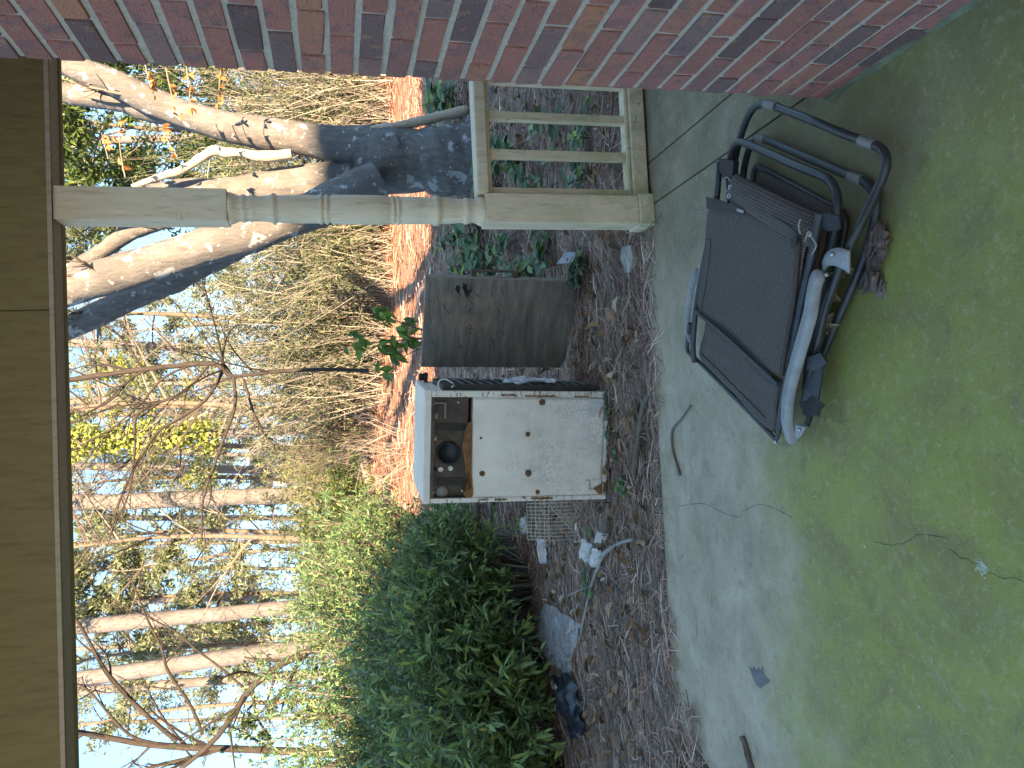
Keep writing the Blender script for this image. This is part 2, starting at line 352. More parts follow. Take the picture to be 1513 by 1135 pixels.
M = dict(
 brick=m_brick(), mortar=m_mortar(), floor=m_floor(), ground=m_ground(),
 post=m_paint("cream_post_paint", (.66, .47, .32), (.80, .60, .43), (.42, .24, .12), .55),
 header=m_paint("tan_header_paint", (.20, .130, .052), (.265, .185, .082), (.13, .085, .034)),
 trim=m_paint("pinkish_trim_paint", (.40, .29, .22), (.47, .36, .28), (.22, .14, .09)),
 ceiling=simple("ceiling_paint", (.48, .43, .33), (.55, .50, .40), 6, .7, .1),
 shingle=simple("roof_shingle", (.06, .055, .05), (.12, .11, .10), 30, .9, .5),
 treebark=m_bark("lichen_bark", (.086, .082, .08), (.185, .18, .175), (.31, .325, .33), 7, .60, .8, .3, 6),
 deadwood=m_bark("dead_wood", (.36, .28, .21), (.60, .50, .41), None, 8),
 darktwig=m_bark("dark_twig_bark", (.022, .018, .016), (.065, .052, .045), None, 8),
 twig=m_bark("twig_bark", (.10, .075, .06), (.22, .17, .135), None, 8),
 palestick=m_bark("pale_stick", (.20, .16, .13), (.42, .37, .33), (.5, .5, .47), 9, .66, .5, 1),
 pinebark=m_bark("pine_bark", (.066, .062, .061), (.225, .216, .213), None, 11, .6, 1., .18),
 enamel=m_enamel(), rim=m_enamel("rusty_white_rim", .55, .60), board=m_board(), fabric=m_fabric(),
 rust=simple("rust", (.14, .05, .02), (.34, .13, .05), 22, .9, .5),
 darkmetal=simple("grimy_dark_metal", (.022, .014, .011), (.13, .078, .055), 9, .55, .4),
 black=simple("black_metal", (.005, .0045, .004), (.014, .012, .011), 18, .5, .2),
 rib=simple("ribbed_dark_panel", (.022, .018, .016), (.06, .05, .045), 16, .55, .3),
 ribedge=simple("dusty_rib", (.10, .085, .075), (.19, .165, .145), 20, .6, .2),
 tube=simple("dark_grey_tube", (.022, .021, .022), (.046, .044, .045), 30, .36, .12, 0, .5),
 greyplastic=simple("grey_plastic", (.20, .195, .19), (.31, .305, .30), 16, .5, .15),
 taupe=simple("taupe_plastic", (.17, .145, .12), (.25, .22, .185), 18, .5, .15),
 cream=simple("cream_cap", (.60, .56, .47), (.72, .68, .58), 30, .5, .1),
 chrome=simple("worn_chrome", (.35, .34, .33), (.6, .58, .56), 30, .3, .15, .9),
 wire=simple("tan_wire", (.42, .27, .18), (.60, .43, .31), 60, .6, .1),
 clip=simple("cream_clip", (.62, .58, .53), (.75, .72, .66), 40, .5, .1),
 paper=simple("crumpled_paper", (.36, .35, .34), (.56, .54, .52), 40, .8, .5),
 grime=simple("dirty_white_rag", (.42, .40, .39), (.66, .65, .65), 22, .85, .6),
 blackbag=simple("black_bag_film", (.010, .011, .016), (.030, .032, .040), 16, .22, .5, 0, .6),
 film=m_film("clear_film", (.66, .66, .66), .34),
 foil=m_film("cloudy_film", (.75, .76, .80), .85, .12),
 slate=simple("slate_fragment", (.17, .17, .18), (.30, .30, .31), 24, .8, .4),
 stone=simple("pale_stone", (.24, .22, .18), (.36, .33, .28), 20, .85, .5),
 chip=simple("white_chip", (.28, .31, .20), (.46, .48, .36), 80, .8, .5),
 stain=simple("dark_patch", (.12, .105, .10), (.19, .17, .155), 50, .85, .2),
 chunk=simple("flaky_bark", (.055, .03, .026), (.24, .15, .125), 26, .9, .9, bd=.012),
 cord=simple("cord", (.20, .18, .15), (.36, .33, .28), 60, .7, .1),
 siding=simple("white_siding", (.66, .64, .60), (.80, .78, .74), 3, .6, .05),
 window=simple("dark_window", (.03, .035, .04), (.08, .09, .10), 3, .15, 0),
 needle=leafmat("needle_straw", [(0, (.07, .03, .022)), (.3, (.30, .125, .088)), (.6, (.53, .27, .195)), (.88, (.76, .48, .38)), (1, (.86, .66, .55))], .75, .12),
 litter=leafmat("dead_leaf", [(0, (.10, .05, .03)), (.35, (.24, .115, .06)), (.7, (.40, .215, .12)), (1, (.52, .37, .26))], .75, .2),
 orangeleaf=leafmat("orange_leaf", [(0, (.33, .13, .05)), (1, (.62, .30, .13))], .65, .4),
 bushleaf=leafmat("bush_leaf", [(0, (.06, .10, .05)), (.4, (.125, .215, .085)), (.75, (.23, .35, .11)), (.93, (.35, .46, .12)), (1, (.58, .50, .12))], .34, .3),
 lightleaf=leafmat("light_bush_leaf", [(0, (.05, .13, .06)), (.5, (.115, .25, .11)), (.88, (.22, .39, .18)), (1, (.42, .45, .14))], .42, .35),
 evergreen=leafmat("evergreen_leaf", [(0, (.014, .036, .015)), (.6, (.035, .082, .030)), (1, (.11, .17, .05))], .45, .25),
 oliveleaf=leafmat("olive_leaf", [(0, (.034, .054, .032)), (.35, (.085, .12, .07)), (.7, (.175, .225, .135)), (1, (.34, .39, .21))], .5, .4),
 yellowleaf=leafmat("yellow_green_leaf", [(0, (.14, .20, .05)), (.6, (.30, .36, .09)), (1, (.50, .52, .15))], .5, .4),
 pineleaf=leafmat("pine_needle", [(0, (.06, .085, .03)), (.6, (.15, .19, .07)), (1, (.30, .32, .11))], .5, .3),
 glossyleaf=leafmat("glossy_leaf", [(0, (.03, .08, .05)), (.55, (.065, .155, .08)), (.85, (.15, .28, .07)), (1, (.30, .44, .07))], .28, .25),
 drystem=leafmat("dry_stem", [(0, (.045, .04, .037)), (.5, (.16, .148, .128)), (1, (.37, .345, .305))], .8, .05),
 darkstem=leafmat("dark_stem", [(0, (.018, .015, .013)), (.6, (.04, .033, .028)), (1, (.09, .075, .062))], .8, .0),
 greystem=leafmat("grey_stem", [(0, (.05, .04, .034)), (.6, (.14, .115, .098)), (1, (.28, .24, .21))], .8, .05),
)

# ------------------------------------------------------------------ setting: floor, ground, house
SLAB_Y = 3.29
mb = MB()
for x0, x1 in ((-1.52, .922), (.930, 1.118), (1.126, 7.)):
    if x0 < 0:                                   # the left front corner is bitten off under the straw
        poly = [(-6, -7), (.922, -7), (.922, SLAB_Y + .03), (.3, SLAB_Y), (-.3, SLAB_Y - .01), (-1.25, SLAB_Y), (-1.40, SLAB_Y - .06), (-1.56, 2.72), (-1.85, 2.30), (-2.3, 2.1), (-6, 2.0)]
    else: poly = [(x0, -7), (x1, -7), (x1, SLAB_Y + .05), (x0, SLAB_Y + .05)]
    mb.prism(poly, V3(0, 0, -.14), V3(1, 0, 0), V3(0, 1, 0), .14)
mb.prism([(-6, -7), (7, -7), (7, SLAB_Y - .02), (-1.3, SLAB_Y - .05), (-1.8, 2.2), (-6, 1.9)], V3(0, 0, -.2), V3(1, 0, 0), V3(0, 1, 0), .18)
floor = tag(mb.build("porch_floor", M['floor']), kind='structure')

ys = np.concatenate([np.arange(-8, 2, 1.), np.arange(2, 9, .06), np.arange(9, 26, .25), np.arange(26, 140, 3.), [300, 900]])
xs = np.concatenate([[-700, -200, -90, -60, -40, -30, -22, -16, -12, -9], np.arange(-7, 7, .08), [7.5, 9, 12, 16, 22, 30, 40, 60, 90, 200, 700]])
XX, YY = np.meshgrid(xs, ys)
ZZ = hz(XX, YY)
inside = (XX > -1.6) & (YY < SLAB_Y - .0) | (XX > -6) & (YY < 2.0) | (XX > -1.9) & (YY < 2.35)
ZZ = np.where(inside, -.24, ZZ)
mb = MB().sheet(np.stack([XX, YY, ZZ], -1)[:, ::-1])
tag(mb.build("ground", M['ground'], smooth=True), kind='structure')

def bricks(mb, u0, u1, z1, place):               # running bond, one mesh; place(u, z, depth) -> world
    ch, bl, j = .0678, .2, .0125
    for c in range(int(z1 / ch) + 1):
        z = c * ch + .004; hi = min(z + ch - j, z1)
        if hi - z < .012: continue
        u = u0 - (bl / 2 if c % 2 else 0)
        while u < u1:
            a, b = max(u, u0), min(u + bl - .0095, u1)
            if b - a > .02:
                q = .0025 * rng.normal(); d0 = .004 + abs(.0016 * rng.normal()); t = .002
                da, db, dc, dd = q, .0018 * rng.normal(), .0015 * rng.normal(), .0012 * rng.normal()
                pts = []
                for (uu, zz, dep) in ((a, z, 0), (b, z, 0), (b, hi, 0), (a, hi, 0), (a + t, z + t + dd, 1), (b - t, z + t + db, 1), (b - t, hi - t + dc, 1), (a + t, hi - t, 1)):
                    pts.append(place(uu + .0012 * rng.normal(), zz + .0012 * rng.normal(), -.004 if dep == 0 else d0 + .0008 * rng.normal()))
                mb.add(pts, [[0, 1, 5, 4], [1, 2, 6, 5], [2, 3, 7, 6], [3, 0, 4, 7], [4, 5, 6, 7]], rng.random())
            u += bl
WX, WY = .878, 1.918
mb = MB()
bricks(mb, 0, WY + 4.4, 2.86, lambda u, z, d: V3(WX - d, WY - u, z))
bricks(mb, .1, 5.5, 2.86, lambda u, z, d: V3(WX + u - .1, WY + d, z))
wall = thing("brick_wall", "red and purple brown brick wall with pale mortar, beside the folded lounge chair", "wall", (WX, WY, 0))
part(mb, "brick_face", M['brick'], wall)
part(MB().box((WX, -2.5, .0), (WX + .12, WY - .001, 2.86)).box((WX + .12, WY - .12, 0), (6.4, WY - .001, 2.86)), "mortar_bed", M['mortar'], wall)
mb = MB(); n = 60
yy = np.linspace(-2.4, WY - .0, n); g = np.zeros((n, 3, 3))
for i, q in enumerate(yy):
    w = .009 + .005 * np.sin(q * 23) + .004 * rng.normal()
    g[i] = [(WX - .004, q, .028 + .006 * np.sin(q * 31)), (WX - .004 - w * .4, q, .012), (WX - w * .8 - .004, q, .001)]
mb.sheet(g)
part(mb, "caulk_strip", simple("algae_caulk", (.07, .09, .045), (.20, .21, .14), 14, .8, .6), wall)

# unseen block added behind the viewer to stop the sun; porch roof
hw = thing("shade_block", "tall unseen block added behind the viewer to shade the yard", "house", (-6, -15, 0))
part(MB().box((-34, -24, -.2), (34, -14.5, SHADE_BLOCK_H - 1.2)), "wall", M['siding'], hw)
part(MB().prism([(-24.5, SHADE_BLOCK_H - 1.2), (-14.0, SHADE_BLOCK_H - 1.2), (-14.0, SHADE_BLOCK_H - .9), (-19, SHADE_BLOCK_H + .6), (-24.5, SHADE_BLOCK_H - .9)], V3(34.5, 0, 0), V3(0, 1, 0), V3(0, 0, 1), -69.), "roof", M['shingle'], hw)
rf = thing("porch_roof", "shingled porch roof with pale ceiling, cut to a narrow strip to let in skylight", "roof", (0, 0, 2.86))  # kept shallow so open sky lights the floor; ceiling white for bounce
part(MB().box((-4.4, 2.5, 2.862), (6.5, 3.5, 2.92)), "ceiling", M['siding'], rf)
part(MB().prism([(2.4, 3.33), (3.72, 3.07), (3.72, 2.99), (2.4, 3.25)], V3(6.8, 0, 0), V3(0, 1, 0), V3(0, 0, 1), -11.4), "shingles", M['shingle'], rf)
part(MB().box((-4.4, 3.6, 2.90), (6.5, 3.64, 2.985)), "fascia", M['trim'], rf)
HY = 3.187
hd = thing("porch_header", "tan painted porch header board running over the turned post", "beam", (0, HY, 2.46))
part(MB().box((-4.4, HY - .012, 2.462), (-1.372, HY + .02, 2.86)).box((-1.370, HY - .012, 2.462), (.482, HY + .02, 2.86)).box((.484, HY - .012, 2.462), (4, HY + .02, 2.86)), "face_board", M['header'], hd, bevel=.0025)
part(MB().box((-4.4, HY + .0205, 2.470), (4, HY + .135, 2.85)), "trim_board", M['trim'], hd, bevel=.003)
part(MB().box((-4.4, HY + .136, 2.466), (4, HY + .17, 2.85)), "back_board", M['header'], hd, bevel=.003)
part(MB().box((-4.4, HY - .018, 2.455), (4, HY - .0125, 2.472)), "edge_bead", M['trim'], hd, bevel=.002)

# turned post
PX, PY = .899, HY + .064; hw_ = .064
def turned_post(px, py, label):
    t = thing("porch_post", label, "post", (px, py, 0), "turned posts under the porch header")
    part(MB().box((px - .072, py - .072, .0), (px + .072, py + .072, .073)), "base_trim", M['post'], t, bevel=.005)
    part(MB().box((px - hw_, py - hw_, .0735), (px + hw_, py + hw_, .775)), "lower_block", M['post'], t, bevel=.004)
    part(MB().box((px - hw_, py - hw_, 1.83), (px + hw_, py + hw_, 2.458)), "upper_block", M['post'], t, bevel=.004)
    prof = [(.064, .776), (.066, .785), (.060, .800), (.052, .812), (.050, .83), (.055, .845), (.058, .853), (.055, .862), (.050, .868), (.053, .90), (.056, .95), (.056, .965), (.062, .972), (.066, .984), (.062, .996), (.056, 1.003),
            (.058, 1.05), (.0585, 1.13), (.053, 1.135), (.0625, 1.145), (.0605, 1.152), (.053, 1.158), (.0625, 1.165), (.0605, 1.173), (.0565, 1.18), (.061, 1.19), (.062, 1.25), (.061, 1.42), (.053, 1.43), (.063, 1.44), (.061, 1.447), (.053, 1.455), (.063, 1.462), (.061, 1.47), (.0575, 1.478),
            (.0585, 1.55), (.056, 1.63), (.0555, 1.64), (.064, 1.65), (.0645, 1.657), (.056, 1.665), (.052, 1.69), (.051, 1.73), (.055, 1.745), (.0505, 1.752), (.055, 1.765), (.0585, 1.772), (.054, 1.78), (.052, 1.79), (.060, 1.808), (.066, 1.823), (.064, 1.8295)]
    part(MB().lathe(prof, (px, py, 0), 36), "turned_shaft", M['post'], t, smooth=True)
    return t
turned_post(PX, PY, "cream turned porch post with green algae at its foot, left end of the railing")

# railing
rl = thing("porch_railing", "weathered cream railing with square balusters between the turned post and the brick wall", "railing", (1.5, PY, 0))
part(MB().box((PX + hw_ + .001, PY - .05, .752), (3.2, PY + .05, .805)).box((PX + hw_ + .001, PY - .03, .735), (3.2, PY + .03, .7515)), "top_rail", M['post'], rl, bevel=.008)
part(MB().box((PX + hw_ + .001, PY - .045, .012), (3.2, PY + .045, .085)).box((PX + hw_ + .001, PY - .03, .0855), (3.2, PY + .03, .105)), "bottom_rail", M['post'], rl, bevel=.006)
bz = .42
for px_ in [PX + hw_ + .02] + [float(A(830, q, PY)[0]) for q in (231, 176)] + [float(A(830, 176, PY)[0]) + .165 * k for k in range(1, 10)]:
    part(MB().box((px_ - .019, PY - .019, .1055), (px_ + .019, PY + .019, .7345)), "baluster", M['post'], rl, bevel=.003)

# ------------------------------------------------------------------ ground cover
def needles(n, xr, yr, L, w, dens=None, lift=.03, name='pine_straw', lean=.12):
    x = rng.uniform(*xr, n); y = yr[0] + (yr[1] - yr[0]) * rng.random(n) ** 1.25
    k = ~((x > -1.25) & (y < SLAB_Y + .01 - .07 * (.5 + .5 * np.sin(x * 3.1 + 1.2 * np.sin(x * 7.3))) - np.abs(rng.normal(0, .012, n))) | (y < 3.0) & (x > -1.48) | (y < 2.3) & (x > -2.0)); x, y = x[k], y[k]; n = len(x)
    th = rng.normal(0, .75, n) + np.where(rng.random(n) < .45, rng.uniform(0, 6.28, n), 0); l = rng.uniform(*L, n); d = np.stack([np.cos(th), np.sin(th), rng.normal(0, lean, n)], -1)
    p = np.stack([x, y, hz(x, y) + np.abs(rng.normal(0, lift, n))], -1)
    bend = np.stack([-np.sin(th), np.cos(th), 0 * th], -1) * (rng.normal(0, .12, n) * l)[:, None]
    a, b, c = p - d * l[:, None] / 2, p + bend, p + d * l[:, None] / 2
    for q in (a, b, c): q[:, 2] = np.maximum(q[:, 2], np.where((q[:, 1] < SLAB_Y + .03) & (q[:, 0] > -1.6), .003 + .05 * np.clip(q[:, 1] - SLAB_Y + .08, 0, .1) * 4, hz(q[:, 0], q[:, 1]) + .002))
    s = np.stack([-np.sin(th), np.cos(th), rng.normal(0, .5, n)], -1) * (w * rng.uniform(.6, 1.3, n) / 2)[:, None]
    v = np.stack([a - s, a + s, b + s, b - s, c + s * .5, c - s * .5], 1).reshape(-1, 3); o = (np.arange(n) * 6)[:, None]
    val = np.clip(rng.normal(.5, .22, n), 0, 1)
    return v, np.concatenate([o + np.array([0, 1, 2, 3]), o + np.array([3, 2, 4, 5])]), np.concatenate([val, val])
mb = MB()
mb.add(*needles(52000, (-3.2, 4.2), (2.3, 6.2), (.07, .2), .0032, lift=.018))
mb.add(*needles(16000, (-3.2, 5.5), (6, 11), (.1, .25), .007))
mb.add(*needles(16000, (-5, 9), (10, 20), (.15, .4), .013, lift=.05))
tag(mb.build("pine_straw", M['needle']), "reddish brown fallen pine needles covering the yard beyond the porch floor", "pine straw", kind='stuff')
mb = MB(); n = 2600
x = rng.uniform(-3, 4.5, n); y = 3.5 + 5.5 * rng.random(n) ** 1.2; p = np.stack([x, y, hz(x, y) + rng.uniform(.005, .05, n)], -1)
D = rng.normal(size=(n, 3)) * V3(1, 1, .3); Nn = V3(0, 0, 1) + rng.normal(0, .45, (n, 3))
mb.leaves(p, D, Nn, rng.uniform(.04, .095, n), rng.uniform(.02, .045, n), fold=.5, droop=.3)
tag(mb.build("fallen_leaves", M['litter']), "curled brown dead leaves scattered over the pine straw", "dead leaves", kind='stuff')
n = 1500; x = rng.uniform(-3, 4, n); y = 3.4 + 5 * rng.random(n) ** 1.2; th = rng.uniform(0, 6.28, n); l = rng.uniform(.1, .4, n)
p = np.stack([x, y, hz(x, y) + .012 + .02 * rng.random(n)], -1); d = np.stack([np.cos(th), np.sin(th), rng.normal(0, .1, n)], -1) * l[:, None]
tw = np.stack([p, p + d * .5 + rng.normal(0, .015, (n, 3)), p + d], 1); tw[:, :, 2] = np.maximum(tw[:, :, 2], hz(tw[:, :, 0], tw[:, :, 1]) + .004)
tk = ~((tw[:, 1, 0] > -.75) & (tw[:, 1, 0] < .45) & (tw[:, 1, 1] > 3.65) & (tw[:, 1, 1] < 4.7)); tw = tw[tk]; n = len(tw)
tag(MB().tubes(tw, rng.uniform(.0012, .004, n)[:, None], 4, rng.random(n)).build("twig_litter", M['greystem']), "thin grey broken twigs strewn over the pine straw", "twigs", kind='stuff')

n = 260; mb = MB(); gx_ = rng.uniform(-1.6, .85, n); gy_ = .9 + 2.35 * rng.random(n) ** .7; q = np.stack([gx_, gy_, .0015 + 0 * gx_], -1); th = rng.uniform(0, 6.28, n)
mb.leaves(q, np.stack([np.cos(th), np.sin(th), 0 * th], -1), V3(0, 0, 1) + rng.normal(0, .2, (n, 3)), rng.uniform(.003, .009, n), rng.uniform(.002, .004, n), fold=.3, droop=0, six=False)
n = 60; gx_ = rng.uniform(-1.5, .8, n); gy_ = 3.28 - .5 * rng.random(n) ** 2; q = np.stack([gx_, gy_, .003 + 0 * gx_], -1); th = rng.uniform(0, 6.28, n)
mb.leaves(q, np.stack([np.cos(th), np.sin(th), 0 * th], -1), V3(0, 0, 1) + rng.normal(0, .1, (n, 3)), rng.uniform(.05, .14, n), .0025, fold=.3, droop=0, six=False)
tag(mb.build("floor_grit", M['needle']), "fine brown crumbs and stray needles on the concrete floor", "grit", kind='stuff')
# ------------------------------------------------------------------ plants
def arcs(p0, p1, K=6, sag=.15, jit=.03):
    n = len(p0); t = np.linspace(0, 1, K)[None, :, None]; L = np.linalg.norm(p1 - p0, axis=1)[:, None, None]
    mid = (p0 + p1) / 2 + rng.normal(0, jit, (n, 3)) * L[:, :, 0] + V3(0, 0, 1) * sag * L[:, :, 0]
    return (1 - t) ** 2 * p0[:, None] + 2 * t * (1 - t) * mid[:, None] + t ** 2 * p1[:, None]
def along(P, i, t):
    K = P.shape[1]; q = t * (K - 1); k = np.minimum(q.astype(int), K - 2); f = (q - k)[:, None]
    return P[i, k] * (1 - f) + P[i, k + 1] * f, P[i, k + 1] - P[i, k]
def shrub(name, label, cat, base, rx, ry, h, nst, ntw, nl, L, W, lm, sm, group=None, r0=.009, zmin=.25, tl=(.12, .32), upl=.5, six=True, vb=0., spread=.35, dome=.5, stem_n=4):
    base = np.asarray(base, float); root = thing(name, label, cat, base, group)
    th = rng.uniform(0, 6.283, nst); rr = np.sqrt(rng.random(nst)); zz = h * (1 - dome * rr ** 2) * rng.uniform(zmin + .1, 1, nst) ** .7
    tip = base + np.stack([rx * rr * np.cos(th), ry * rr * np.sin(th), zz], -1)
    b0 = base + np.stack([rx * spread * rr * np.cos(th), ry * spread * rr * np.sin(th), np.zeros(nst)], -1); b0[:, 2] = hz(b0[:, 0], b0[:, 1]) - .02
    P = arcs(b0, tip, 6, .12, .05)
    s = MB().tubes(P, r0 * np.linspace(1, .3, 6)[None] * rng.uniform(.6, 1.3, (nst, 1)), stem_n, rng.random(nst))
    i = np.repeat(np.arange(nst), ntw); t = rng.uniform(zmin, 1, len(i)); q, dr = along(P, i, t)
    out = np.stack([np.cos(th[i]), np.sin(th[i]), np.full(len(i), upl)], -1)
    td = rng.normal(0, 1, (len(i), 3)) * V3(1, 1, .7) + out * .9 + dr / (np.linalg.norm(dr, axis=1)[:, None] + 1e-9) * .5; td /= np.linalg.norm(td, axis=1)[:, None]
    tL = rng.uniform(*tl, len(i)); TP = arcs(q, q + td * tL[:, None], 4, .05, .05)
    s.tubes(TP, r0 * .3 * np.linspace(1, .5, 4)[None] * np.ones((len(i), 1)), 3, rng.random(len(i)))
    part(s, "stem", sm, root)
    j = np.repeat(np.arange(len(i)), nl); t2 = rng.uniform(.15, 1, len(j)); p, d = along(TP, j, t2)
    d = d / (np.linalg.norm(d, axis=1)[:, None] + 1e-9) + rng.normal(0, .75, (len(j), 3))
    Nn = V3(0, 0, 1) + rng.normal(0, .5, (len(j), 3))
    tv = rng.normal(0, .13, len(i)); val = np.clip(.45 + vb + tv[j] + rng.normal(0, .17, len(j)) + (rng.random(len(j)) < .02) * .45, 0, 1)
    sc = rng.uniform(.6, 1.2, len(j))
    part(MB().leaves(p, d, Nn, L * sc, W * sc, val, six=six), "foliage", lm, root)
    return root
G1 = "green shrubs left of the appliance"
def at(x, y, Y, dz=0.):                # on the terrain, under the sight line, at depth Y
    p = A(x, y, Y); return on(p[0], Y, dz)
# near, shaded part of the bank of shrubs
shrub("broadleaf_shrub", "dark green glossy shrub nearest the porch floor, above the black plastic bag", "shrub", at(800, 1105, 5.35), .8, .55, 1.22, 66, 14, 8, .115, .030, M['bushleaf'], M['greystem'], G1, tl=(.16, .40), dome=.35, vb=.08, zmin=.12)
shrub("broadleaf_shrub", "dark green shrub standing behind the clear plastic sheet", "shrub", at(800, 975, 5.85), .7, .55, 1.3, 74, 14, 8, .098, .027, M['bushleaf'], M['greystem'], G1, tl=(.16, .40), dome=.35)
shrub("broadleaf_shrub", "low bluish green shrub reaching to the wire rack beside the appliance", "shrub", at(780, 868, 6.05), .55, .5, 1.1, 60, 12, 8, .082, .025, M['bushleaf'], M['greystem'], G1, tl=(.16, .40), dome=.35)
shrub("broadleaf_shrub", "mid green shrub at the outer end of the shrub bank", "shrub", at(700, 1120, 6.6), .8, .6, 1.5, 60, 14, 9, .08, .023, M['bushleaf'], M['greystem'], G1, tl=(.16, .40), dome=.35)
shrub("broadleaf_shrub", "open sprig of bluish leaves in front of the two fallen logs", "shrub", at(720, 812, 6.4), .36, .45, .95, 30, 12, 8, .075, .023, M['bushleaf'], M['greystem'], G1, tl=(.16, .40), dome=.35, zmin=.5)
shrub("broadleaf_shrub", "tall dark shrub rising in the middle of the shrub bank", "shrub", at(700, 950, 6.8), .75, .6, 1.42, 70, 14, 9, .075, .022, M['bushleaf'], M['greystem'], G1, tl=(.16, .40), dome=.35)
# sunlit part behind
G2 = "sunlit shrubs at the far side of the shrub bank"
shrub("sunlit_shrub", "bright sunlit shrub under the bare leaning tree", "shrub", at(600, 1090, 8.0), 1.25, .8, 2.45, 120, 15, 10, .075, .021, M['lightleaf'], M['greystem'], G2, tl=(.2, .48), dome=.35)
shrub("sunlit_shrub", "bright feathery shrub in the middle of the sunlit bank", "shrub", at(600, 960, 8.6), 1.15, .8, 2.35, 120, 15, 10, .07, .019, M['lightleaf'], M['greystem'], G2, tl=(.2, .48), dome=.35)
shrub("sunlit_shrub", "sunlit shrub at the inner end of the bank, beside the straw clearing", "shrub", at(600, 850, 9.4), 1.0, .8, 1.95, 100, 14, 10, .075, .02, M['lightleaf'], M['greystem'], G2, tl=(.2, .48), dome=.35)
shrub("sunlit_shrub", "low yellow green shrub at the edge of the straw clearing", "shrub", at(600, 810, 8.0), .42, .5, .72, 36, 12, 9, .075, .021, M['lightleaf'], M['greystem'], G2, tl=(.2, .48), dome=.35, vb=.1)
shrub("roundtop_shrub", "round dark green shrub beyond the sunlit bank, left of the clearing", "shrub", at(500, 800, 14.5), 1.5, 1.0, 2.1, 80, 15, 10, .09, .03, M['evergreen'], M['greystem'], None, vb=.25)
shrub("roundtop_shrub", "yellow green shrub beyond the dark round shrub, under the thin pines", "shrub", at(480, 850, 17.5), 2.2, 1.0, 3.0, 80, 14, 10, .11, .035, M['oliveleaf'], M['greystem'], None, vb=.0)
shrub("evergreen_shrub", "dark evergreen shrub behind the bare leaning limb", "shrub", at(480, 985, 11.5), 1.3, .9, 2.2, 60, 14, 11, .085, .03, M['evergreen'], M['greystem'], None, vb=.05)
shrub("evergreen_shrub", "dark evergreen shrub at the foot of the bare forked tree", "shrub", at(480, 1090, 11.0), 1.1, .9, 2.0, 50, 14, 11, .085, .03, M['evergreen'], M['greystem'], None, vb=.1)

# ------------------------------------------------------------------ trees
def grow(polys, levels, nch, ratio=.55, spread=.8, up=.25, rmin=.002, start=.25):
    """polys: list of (pts, radii). Returns every branch of the lower levels as (6,3) arcs."""
    outP, outR = [], []; cur = polys
    for lv in range(levels):
        nxt = []
        for pts, r in cur:
            pts = np.asarray(pts); K = len(pts); L = np.linalg.norm(np.diff(pts, axis=0), axis=1).sum()
            for c in range(nch[lv]):
                t = rng.uniform(start, 1); q = t * (K - 1); k = min(int(q), K - 2); f = q - k
                p = pts[k] * (1 - f) + pts[k + 1] * f; d = pts[k + 1] - pts[k]; d = d / (np.linalg.norm(d) + 1e-9)
                d = d + rng.normal(0, spread, 3) + V3(0, 0, up); d /= np.linalg.norm(d)
                l = L * ratio * rng.uniform(.5, 1.15) * (1 - .4 * t); r0 = max(np.interp(q, np.arange(K), r) * .55, rmin)
                a = arcs(p[None], (p + d * l)[None], 6, rng.normal(.04, .07), .07)[0]
                rr = np.linspace(r0, max(r0 * .3, rmin * .7), 6)
                nxt.append((a, rr)); outP.append(a); outR.append(rr)
        cur = nxt
    return np.array(outP), np.array(outR)
def px_path(pts, Y, w=None):
    P = []
    for q in pts: P.append(A(q[0], q[1], q[2] if len(q) > 2 else Y))
    return np.array(P)
def limb(mb, pts, wpx, Y, n=14, wob=.03):
    P = smoothpath(px_path(pts, Y), 36); d = P[:, 1]
    w = np.interp(np.linspace(0, 1, 36), np.linspace(0, 1, len(wpx)), wpx)
    w = w * (1 + .05 * np.sin(np.linspace(0, 19, 36)))
    mb.tube(P, w / F * d / 2, n, wob=wob); return P, w / F * d / 2
# big multi-stemmed tree behind the post
tb = GT(696, 240); TY = float(tb[1])
tree = thing("smooth_barked_tree", "large grey tree with lichen patches, forking low behind the railing and porch post", "tree", tb)
mb = MB()
limb(mb, [(716, 235), (690, 236), (650, 238), (600, 236), (560, 234), (520, 228)], [150, 118, 96, 90, 86, 70], TY, 20)
stems = []
stems.append(limb(mb, [(640, 226), (560, 218), (500, 213), (440, 204), (390, 197), (330, 186), (270, 167), (215, 145), (160, 118), (105, 98), (30, 55)], [62, 60, 54, 47, 44, 42, 40, 37, 34, 33, 28], TY, 18))
stems.append(limb(mb, [(640, 248), (580, 255), (520, 262), (460, 270), (397, 278), (334, 284), (280, 283), (200, 296), (120, 310), (40, 322)], [66, 62, 58, 54, 48, 40, 36, 32, 28, 24], TY + .15, 18))
part(mb, "trunk", M['treebark'], tree, smooth=True)
mb = MB(); stems.append(limb(mb, [(300, 178), (262, 172), (220, 161), (175, 148), (105, 139), (20, 128)], [34, 34, 34, 33, 28, 24], TY + .2)); part(mb, "limb", M['treebark'], tree, smooth=True)
mb = MB(); stems.append(limb(mb, [(560, 268), (490, 300), (440, 318), (380, 340), (320, 358), (240, 384), (170, 405), (105, 426), (10, 460)], [60, 58, 56, 55, 54, 51, 48, 46, 40], TY - .35, 18)); part(mb, "limb", M['treebark'], tree, smooth=True)
mb = MB(); stems.append(limb(mb, [(380, 345), (320, 380), (275, 403), (235, 424), (180, 447), (109, 480), (20, 520)], [36, 38, 36, 34, 34, 32, 28], TY + .25)); part(mb, "limb", M['treebark'], tree, smooth=True)
mb = MB(); stems.append(limb(mb, [(300, 300), (240, 325), (190, 345), (150, 372), (108, 398), (30, 440)], [26, 26, 22, 22, 20, 18], TY + .5)); part(mb, "limb", M['treebark'], tree, smooth=True)
mb = MB(); stems.append(limb(mb, [(430, 228), (385, 231), (359, 226), (335, 226), (318, 222), (296, 234), (270, 251), (235, 262), (195, 276)], [14, 15, 13, 13, 16, 12, 11, 10, 6], TY - .15, 9, .1)); part(mb, "broken_branch", M['deadwood'], tree, smooth=True)
